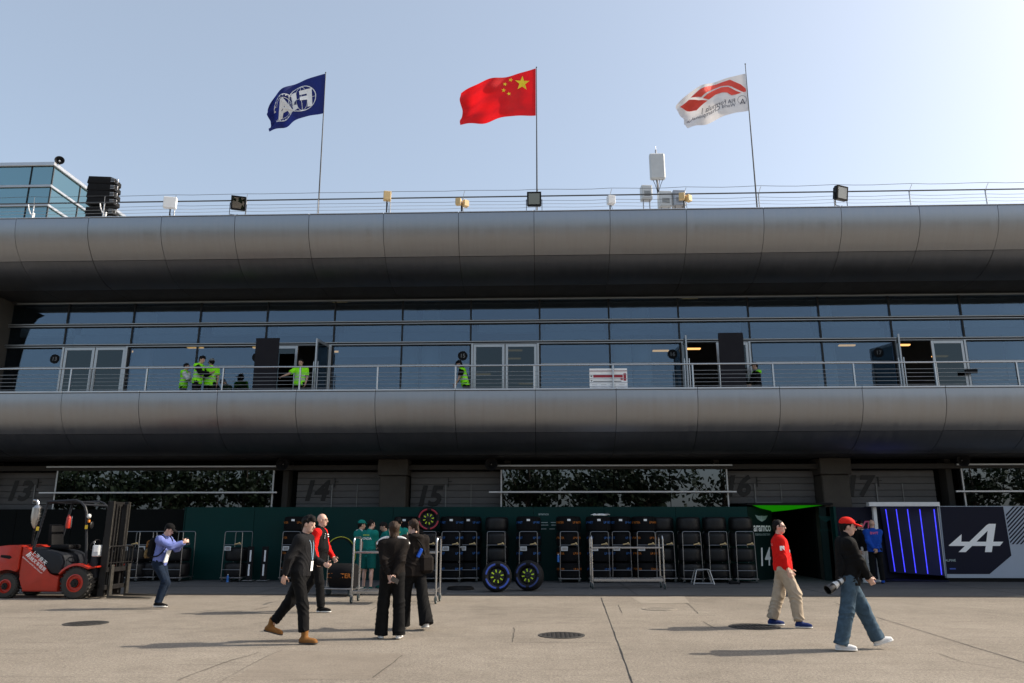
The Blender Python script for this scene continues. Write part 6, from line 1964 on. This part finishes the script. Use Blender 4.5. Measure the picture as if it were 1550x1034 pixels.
# 1 blue hoodie, taking a picture
def x_backpack(c):
    at = c['at']
    bp_ = thing('backpack', 'small black and brown backpack on the person in the blue hoodie', 'backpack')
    bp_.matrix_world = Matrix.LocRotScale(c['t'].location, c['t'].rotation_euler, None)
    MB().cbox(V3(at(-.20, 0, .30)), (.15, .28, .40), .05, R=Matrix(c['R2'].tolist())).build('main_bag', 'c_black', bp_)
    MB().cbox(V3(at(-.29, -.02, .17)), (.09, .22, .20), .04, R=Matrix(c['R2'].tolist())).build('front_pocket', 'c_camo', bp_)
    MB().tube([V3(at(-.28, -.05, .44)), V3(at(-.33, -.05, .40)), V3(at(-.30, -.1, .30))], .02, 8).build('strap_end', 'c_tan', bp_)
    for sd in (1, -1):
        P = catmull([at(-.14, sd * .10, .50), at(-.05, sd * .12, .585), at(.08, sd * .13, .53), at(.145, sd * .135, .36), at(.06, sd * .19, .18), at(-.12, sd * .15, .12)], 5)
        MB().tube([V3(p) for p in P], .014, 6).build('shoulder_strap', 'c_black', bp_)
def x_papers(c):
    at = c['at']
    MB().cbox(V3(at(.20, -.10, .17)), (.03, .14, .26), .01, R=RotY(.25)).build('pouch', 'c_white', c['t'])
person('person in a blue hoodie and dark cap taking a picture with a phone', gnd(238, 921), RAD(-4), 1.72, lean=7, legs=((20, 40, 3, 0), (34, 50, 3, 0)),
       arms=(dict(to=(.40, .07, 1.33), pole=(-.1, .4, -1), thumb=(0, -.3, 1), palm=(0, -1, 0), curl=45), dict(to=(.44, -.03, 1.34), pole=(-.1, -.5, -1), thumb=(0, .3, 1), palm=(0, 1, 0), curl=45)),
       head=(0, 18), hairstyle='cap', top=('c_blue', 'c_hoodlining'), topopt=dict(t=.028, hood=True, hem=.02, cap='c_black'), pants=('c_denim_dark',), pantopt=dict(loose=1.1), shoes=('c_black', 'sole_white'), skin='skin_pale',
       extras=(who('person in the blue hoodie'), x_phone(1, True), x_backpack, x_papers))
# 2 walker in tan boots
person('person in black jacket and tan boots walking with a white badge', gnd(434, 973), RAD(-3), 1.76, lean=3, legs=((-24, 14, 3, -14), (14, 6, 3, 0)),
       arms=(dict(sw=12, ab=8, el=62, inn=15, curl=50), dict(sw=-24, ab=12, el=12, inn=2, curl=35)), head=(-8, 8), hairstyle='tousled', top=('c_charcoal',), topopt=dict(t=.030, hem=.03, loose=1.04, fold=.008),
       pants=('c_black',), pantopt=dict(loose=1.4, fold=.007, length=.92, drop=0), shoes=('c_tan', 'sole_dark'), shoeopt='boot', skin='skin_pale', extras=(who('x'), x_lanyard(), ))
# 3 bald person in black with red sleeves
def x_patches(c):
    for j, (l, u) in enumerate(((-.085, .46), (-.10, .42), (-.105, .385), (.07, .45), (.09, .41))):
        p = c['at'](.132 - .15 * l * l, l, u)
        link('sponsor_patch', MB().cbox(V3(p), (.012, .055, .020), .002, R=Matrix(c['R2'].tolist()) @ RotZ(-l * 3)).mesh('sponsor_patch', 'white_print', 0), c['top'])
person('bald person with glasses in black top with red sleeves', gnd(468, 926), RAD(-2), 1.86, girth=1.16, lean=1, legs=((-20, 12, 3, -12), (12, 4, 4, 0)),
       arms=(dict(sw=16, ab=9, el=22, curl=40), dict(sw=-8, ab=10, el=30, inn=2, curl=40)), head=(-4, 0), hairstyle='bald', skin='skin_pale', top=('c_black', 'c_red'), topopt=dict(t=.026, sleeve_mi=1, shoulder_mi=1, belly=.03, collar=.05),
       pants=('c_black',), pantopt=dict(loose=1.3), shoes=('c_black', 'sole_white'), extras=(x_glasses(), x_patches))
# 4 person seen from behind, phone behind the back
person('person seen from behind with white shoulder stripes and hands clasped behind', gnd(590, 967), RAD(97), 1.66, girth=1.04, lean=0, legs=((2, 2, 4, 0), (-3, 3, 4, 0)),
       arms=(dict(to=(-.17, .03, .93), pole=(-.5, 1, 0), thumb=(0, 0, 1), palm=(-1, 0, 0), curl=30), dict(to=(-.20, -.04, .92), pole=(-.5, -1, 0), thumb=(0, 0, 1), palm=(-1, 0, 0), curl=30)), head=(25, 4), hairstyle='bob', hair='hair_brown',
       top=('c_brownblack',), topopt=dict(t=.030, hem=.0, loose=1.05, fold=.009), pants=('c_black',), pantopt=dict(loose=1.5, flare=.028, drop=.05), shoes=('c_white', 'sole_white'), skin='skin_pale', extras=(who('person with white shoulder stripes'), x_stripe(), x_phone(1, True, off=.03)))
# 5 companion with hip bag
def x_hipbag(c):
    b_ = thing('shoulder_bag', 'brown black shoulder bag with blue patch on the companion in dark flared trousers', 'bag')
    b_.matrix_world = Matrix.LocRotScale(c['t'].location, c['t'].rotation_euler, None)
    at = c['at']; R = Matrix(c['R2'].tolist())
    MB().cbox(V3(at(-.12, -.17, .08)), (.15, .24, .30), .05, R=R).build('bag_body', 'c_brownblack', b_)
    MB().cbox(V3(at(-.165, -.03, .26)), (.03, .06, .16), .012, R=R @ RotX(.5)).build('blue_patch', 'c_royal', b_)
    P = catmull([at(-.06, -.17, .2), at(-.16, -.06, .40), at(-.10, .08, .56), at(.06, .10, .55), at(.15, .0, .35), at(.06, -.18, .18)], 5)
    MB().tube([V3(p) for p in P], .012, 6).build('strap', 'c_black', b_)
person('companion in dark flared trousers with a shoulder bag, back turned', gnd(627, 953), RAD(120), 1.72, lean=4, legs=((10, 4, 3, 0), (-14, 8, 3, -8)),
       arms=(dict(to=(.24, .08, 1.46), pole=(.2, .6, -1), palm=(-1, 0, 0), curl=40), dict(sw=14, ab=12, el=60, inn=20)), head=(18, 12), hairstyle='pony', hair='hair_brown', top=('c_brownblack',), topopt=dict(t=.034, hem=-.06, loose=1.06, fold=.009, hood=True),
       pants=('c_black',), pantopt=dict(loose=1.3, flare=.05, drop=.05), shoes=('c_white', 'sole_white'), skin='skin_pale', extras=(x_hipbag,))
# green team
gm = dict(top=('c_teal',), pants=('c_teal_dark',), shoes=('c_teal_dark', 'sole_dark'), vox=.010, group='team members in green')
SH = dict(loose=1.9, length=.46)
def gpos(x, Y): p = atY(x, 850, Y); return (p.x, Y, AZ)
person('team member in green cap with arm hanging by the hose coil', gpos(541, 20.9), RAD(40), 1.76, arms=(dict(sw=8, ab=8, el=30), dict(sw=-4, ab=14, el=10)), head=(-10, 6), hairstyle='cap', topopt=dict(t=.026, sleeve=.30, cap='c_teal', shoulder_mi=0), pantopt=SH, legs=((0, 0, 5, 0), (-4, 3, 5, 0)), extras=(x_stripe('c_white', .010),), **gm)
person('dark-haired team member in green shirt and shorts with lettering on the back', gpos(557, 20.5), RAD(62), 1.77, girth=1.08, arms=(dict(to=(.30, .12, 1.08), curl=40), dict(to=(.33, -.06, 1.10), curl=40)), head=(-25, 4), hairstyle='fade', skin='skin_pale', topopt=dict(t=.026, sleeve=.30, hem=-.04), pantopt=SH, legs=((2, 2, 5, 0), (-3, 2, 5, 0)),
       extras=(x_text('HONDA', .085, (0, .33, .150), 'white_print'), x_text('aramco', .07, (0, .43, .150), 'print_lime')), **gm)
person('bearded team member in green facing the others', gpos(582, 21.6), RAD(200), 1.72, arms=(dict(to=(.34, .10, 1.12), curl=40), dict(to=(.34, -.02, 1.10), curl=40)), head=(5, 22), hairstyle='tousled', topopt=dict(t=.026, sleeve=.30), pantopt=SH, **gm)
person('broad team member in green seen from behind with lime collar lettering', gpos(601, 20.4), RAD(84), 1.83, girth=1.10, arms=(dict(sw=10, ab=10, el=40), dict(sw=4, ab=11, el=18)), head=(8, 2), hairstyle='fade', topopt=dict(t=.030, sleeve=.9, collar=.05), pantopt=dict(loose=1.3),
       extras=(x_text('aramco', .07, (0, .45, .150), 'print_lime'),), **gm)
person('person in dark sunglasses and black jacket beside the group in green', gpos(625, 20.9), RAD(-95), 1.80, head=(0, 0), hairstyle='short', top=('c_black',), pants=('c_black',), skin='skin_pale', vox=.010, extras=(x_glasses(dark=True),))
# red sweater
def x_emblem(c):
    S, E = c['J']['sh1'], c['J']['el1']
    p = S * .55 + E * .45 - c['lf'] * .070
    link('sleeve_patch', MB().cbox(V3(p), (.075, .012, .075), .004, R=RotZ(.12)).mesh('sleeve_patch', 'white_print', 0), c['top'])
    p = c['at'](.135, -.06, .30)
    link('chest_patch', MB().cbox(V3(p), (.012, .09, .05), .004).mesh('chest_patch', 'white_print', 0), c['top'])
    p = c['at'](-.128, 0, .42)
    link('back_patch', MB().cbox(V3(p), (.012, .14, .04), .004).mesh('back_patch', 'white_print', 0), c['top'])
person('person in red sweater and beige trousers walking in blue white sneakers', gnd(1190, 949), RAD(-8), 1.73, girth=1.04, lean=-3, legs=((-12, 6, 3, 0), (20, 16, 4, 0)),
       arms=(dict(sw=10, ab=8, el=18, curl=35), dict(sw=2, ab=8, el=16, inn=2, curl=35)), head=(-22, 2), hairstyle='fade', top=('c_red',), topopt=dict(t=.032, sleeve=.84, hem=.05, loose=1.06, fold=.008), pants=('c_beige',), pantopt=dict(loose=2.3, fold=.010, length=.97), shoes=('c_navy_shoe', 'sole_white'), shoeopt='high',
       skin='skin_pale', extras=(x_glasses(), x_lanyard('c_black', 'c_red', .24), x_emblem))
# photographer in a red cap
def x_camera(c):
    cm = thing('camera', 'black camera with long white lens hanging at the red-capped person', 'camera')
    cm.matrix_world = Matrix.LocRotScale(c['t'].location, c['t'].rotation_euler, None)
    at = c['at']
    p0 = V3(at(-.12, -.14, -.02)); d = Vector((-.80, -.42, -.40)).normalized()
    q = d.to_track_quat('Z', 'Y').to_matrix().to_4x4(); M_ = Matrix.Translation(p0) @ q @ Matrix.Scale(.70, 4)
    MB().lathe([(.045, .0), (.045, .06), (.055, .07), (.055, .16), (.07, .20), (.07, .25)], 24, M=M_, caps=False).build('lens_barrel', 'lens_white', cm)
    MB().lathe([(.072, .25), (.085, .27), (.088, .42), (.083, .42), (.078, .28), (0, .27)], 24, M=M_, caps=False).build('lens_hood', 'lens_black', cm)
    MB().lathe([(.057, .09), (.060, .10), (.060, .13), (.057, .14)], 24, M=M_, caps=False).build('focus_ring', 'lens_black', cm)
    MB().box((-.075, -.06, -.09), (.075, .065, -.001), .012, M=M_).build('camera_body', 'lens_black', cm)
    P = catmull([p0 + Vector((0, 0, .05)), at(-.10, -.20, .20), at(-.12, -.02, .46), at(-.02, .10, .57), at(.10, .06, .50), at(.15, -.08, .30), at(.08, -.22, .05), p0], 5)
    MB().tube([V3(p) for p in P], .010, 6).build('strap', 'c_black', cm)
def x_hem(c):
    pass
person('person in red cap, black jacket and jeans striding with a camera', gnd(1302, 984), RAD(-5), 1.73, girth=1.04, lean=2, legs=((25, 3, 3, 16), (-12, 5, 3, 0)),
       arms=(dict(to=(.22, .05, .92), pole=(-.8, .5, 0), curl=50), dict(to=(.22, -.10, .88), pole=(-.9, -.5, 0), curl=50)), head=(-8, 6), hairstyle='cap', top=('c_black',), topopt=dict(t=.034, hem=-.02, loose=1.05, fold=.008, collar=.075, cap='c_cap_red'), pants=('c_denim',), pantopt=dict(loose=1.9, fold=.007, flare=.016, drop=.03), shoes=('c_white', 'sole_white'),
       skin='skin_pale', extras=(x_camera,))
# by the blue portal
person('person in bright blue jacket and black trousers seen from behind', gpos(1326, 24.0), RAD(80), 1.80, girth=1.10, arms=(dict(to=(-.14, .05, .98), pole=(-.5, 1, 0), thumb=(0, 0, 1)), dict(to=(-.16, -.02, .96), pole=(-.5, -1, 0), thumb=(0, 0, 1))), head=(-15, 0), hairstyle='bald', skin='skin', top=('c_royal',), topopt=dict(t=.03, hem=-.02), vox=.010, shoes=('c_royal', 'sole_dark'),
       extras=(x_text('BWT', .10, (0, .42, .152), 'pink'),))
person('person in dark top and white trousers leaning by the blue portal', gpos(1313, 24.3), RAD(-60), 1.78, lean=-4, legs=((14, 4, 3, 0), (6, 0, 3, 0)), head=(20, 6), hairstyle='tousled', top=('c_black',), pants=('c_white',), pantopt=dict(loose=1.2), shoes=('c_white', 'sole_white'), vox=.010)
person('person in black standing in the dark garage opening', gpos(1177, 26.9), RAD(-90), 1.90, hairstyle='short', vox=.011)
# balcony crew in hi-vis
HV = dict(bands=[(.12, .17, 0, 2), (.24, .29, 0, 2)], t=.03, hem=-.02)
def bal(x, y, H):
    """balcony spot: the head top meets photo row y for a person of height H standing on the floor"""
    d = ray(x, y); Y = (5.25 + H - CAMH) / d[2] * d[1]
    Y = min(max(Y, 23.3), 25.2)
    p = atY(x, y, Y); return (p.x, Y, 5.25)
bg = dict(group='crew in lime vests on the balcony', vox=.011)
person('crew member in lime vest with white sleeves touching the face', bal(281, 552, 1.66), RAD(10), 1.66, arms=(dict(to=(.13, .06, 1.42), pole=(.6, .3, -1)), dict(to=(.16, -.03, 1.42), pole=(.5, -.4, -1))), head=(-10, 8), top=('c_hivis', 'c_white', 'c_silver'), topopt=dict(HV, sleeve_mi=1), **bg)
person('crew member in lime vest over black jacket holding the one in a grey cap', bal(302, 541, 1.80), RAD(-6), 1.80, lean=4, arms=(dict(to=(.40, .10, 1.25)), dict(to=(.42, -.06, 1.22))), head=(-10, 14), hairstyle='tousled', top=('c_hivis', 'c_black', 'c_silver'), topopt=dict(HV, sleeve_mi=1), **bg)
person('crew member in lime vest and grey cap seen from behind', bal(321, 545, 1.78), RAD(105), 1.78, arms=(dict(sw=10, ab=10, el=30), dict(sw=-6, ab=14, el=24)), head=(30, 8), hairstyle='cap', top=('c_hivis', 'c_black', 'c_silver'), topopt=dict(HV, sleeve=.34, cap='c_grey'), **bg)
person('crew member in dark green crouching beside the trio in lime vests', (atY(347, 575, 24.9).x, 24.9, 5.25), RAD(170), 1.72, lean=30, legs=((95, 120, 8, 0), (70, 110, 8, 0)), head=(0, 20), top=('c_darkgreen',), pants=('c_black',), arms=(dict(to=(.25, .15, .55)), dict(to=(.25, -.15, .55))), vox=.011)
person('crew member in lime shirt stretching one arm by the open door', bal(456, 546, 1.70), RAD(-80), 1.70, arms=(dict(sw=6, ab=12, el=12), dict(to=(.30, -.62, 1.08), pole=(0, 0, -1))), head=(-15, 8), top=('c_hivis', 'c_hivis', 'c_silver'), topopt=dict(HV, sleeve=.36), skin='skin', **bg)
person('crew member in lime vest and dark cap bending at the railing', bal(705, 550, 1.64), RAD(184), 1.72, lean=14, arms=(dict(to=(.35, .12, .85)), dict(to=(.38, -.12, .85))), head=(0, 14), hairstyle='cap', top=('c_hivis', 'c_black', 'c_silver'), topopt=dict(HV, sleeve=.36, sleeve_mi=1), **bg)
person('crew member in lime vest mostly hidden behind the black board', (atY(1101, 560, 24.95).x, 24.95, 5.25), RAD(20), 1.66, top=('c_hivis', 'c_hivis', 'c_silver'), topopt=dict(HV, sleeve=.36), **bg)
person('crew member in black with lime shoulders and dark cap beside the black board', bal(1144, 551, 1.68), RAD(190), 1.68, arms=(dict(to=(.28, .10, 1.0)), dict(to=(.30, -.05, 1.0))), head=(-10, 10), hairstyle='cap', top=('c_black', 'c_hivis', 'c_silver'), topopt=dict(t=.03, hem=-.02, shoulder_mi=1, sleeve_mi=0), **bg)
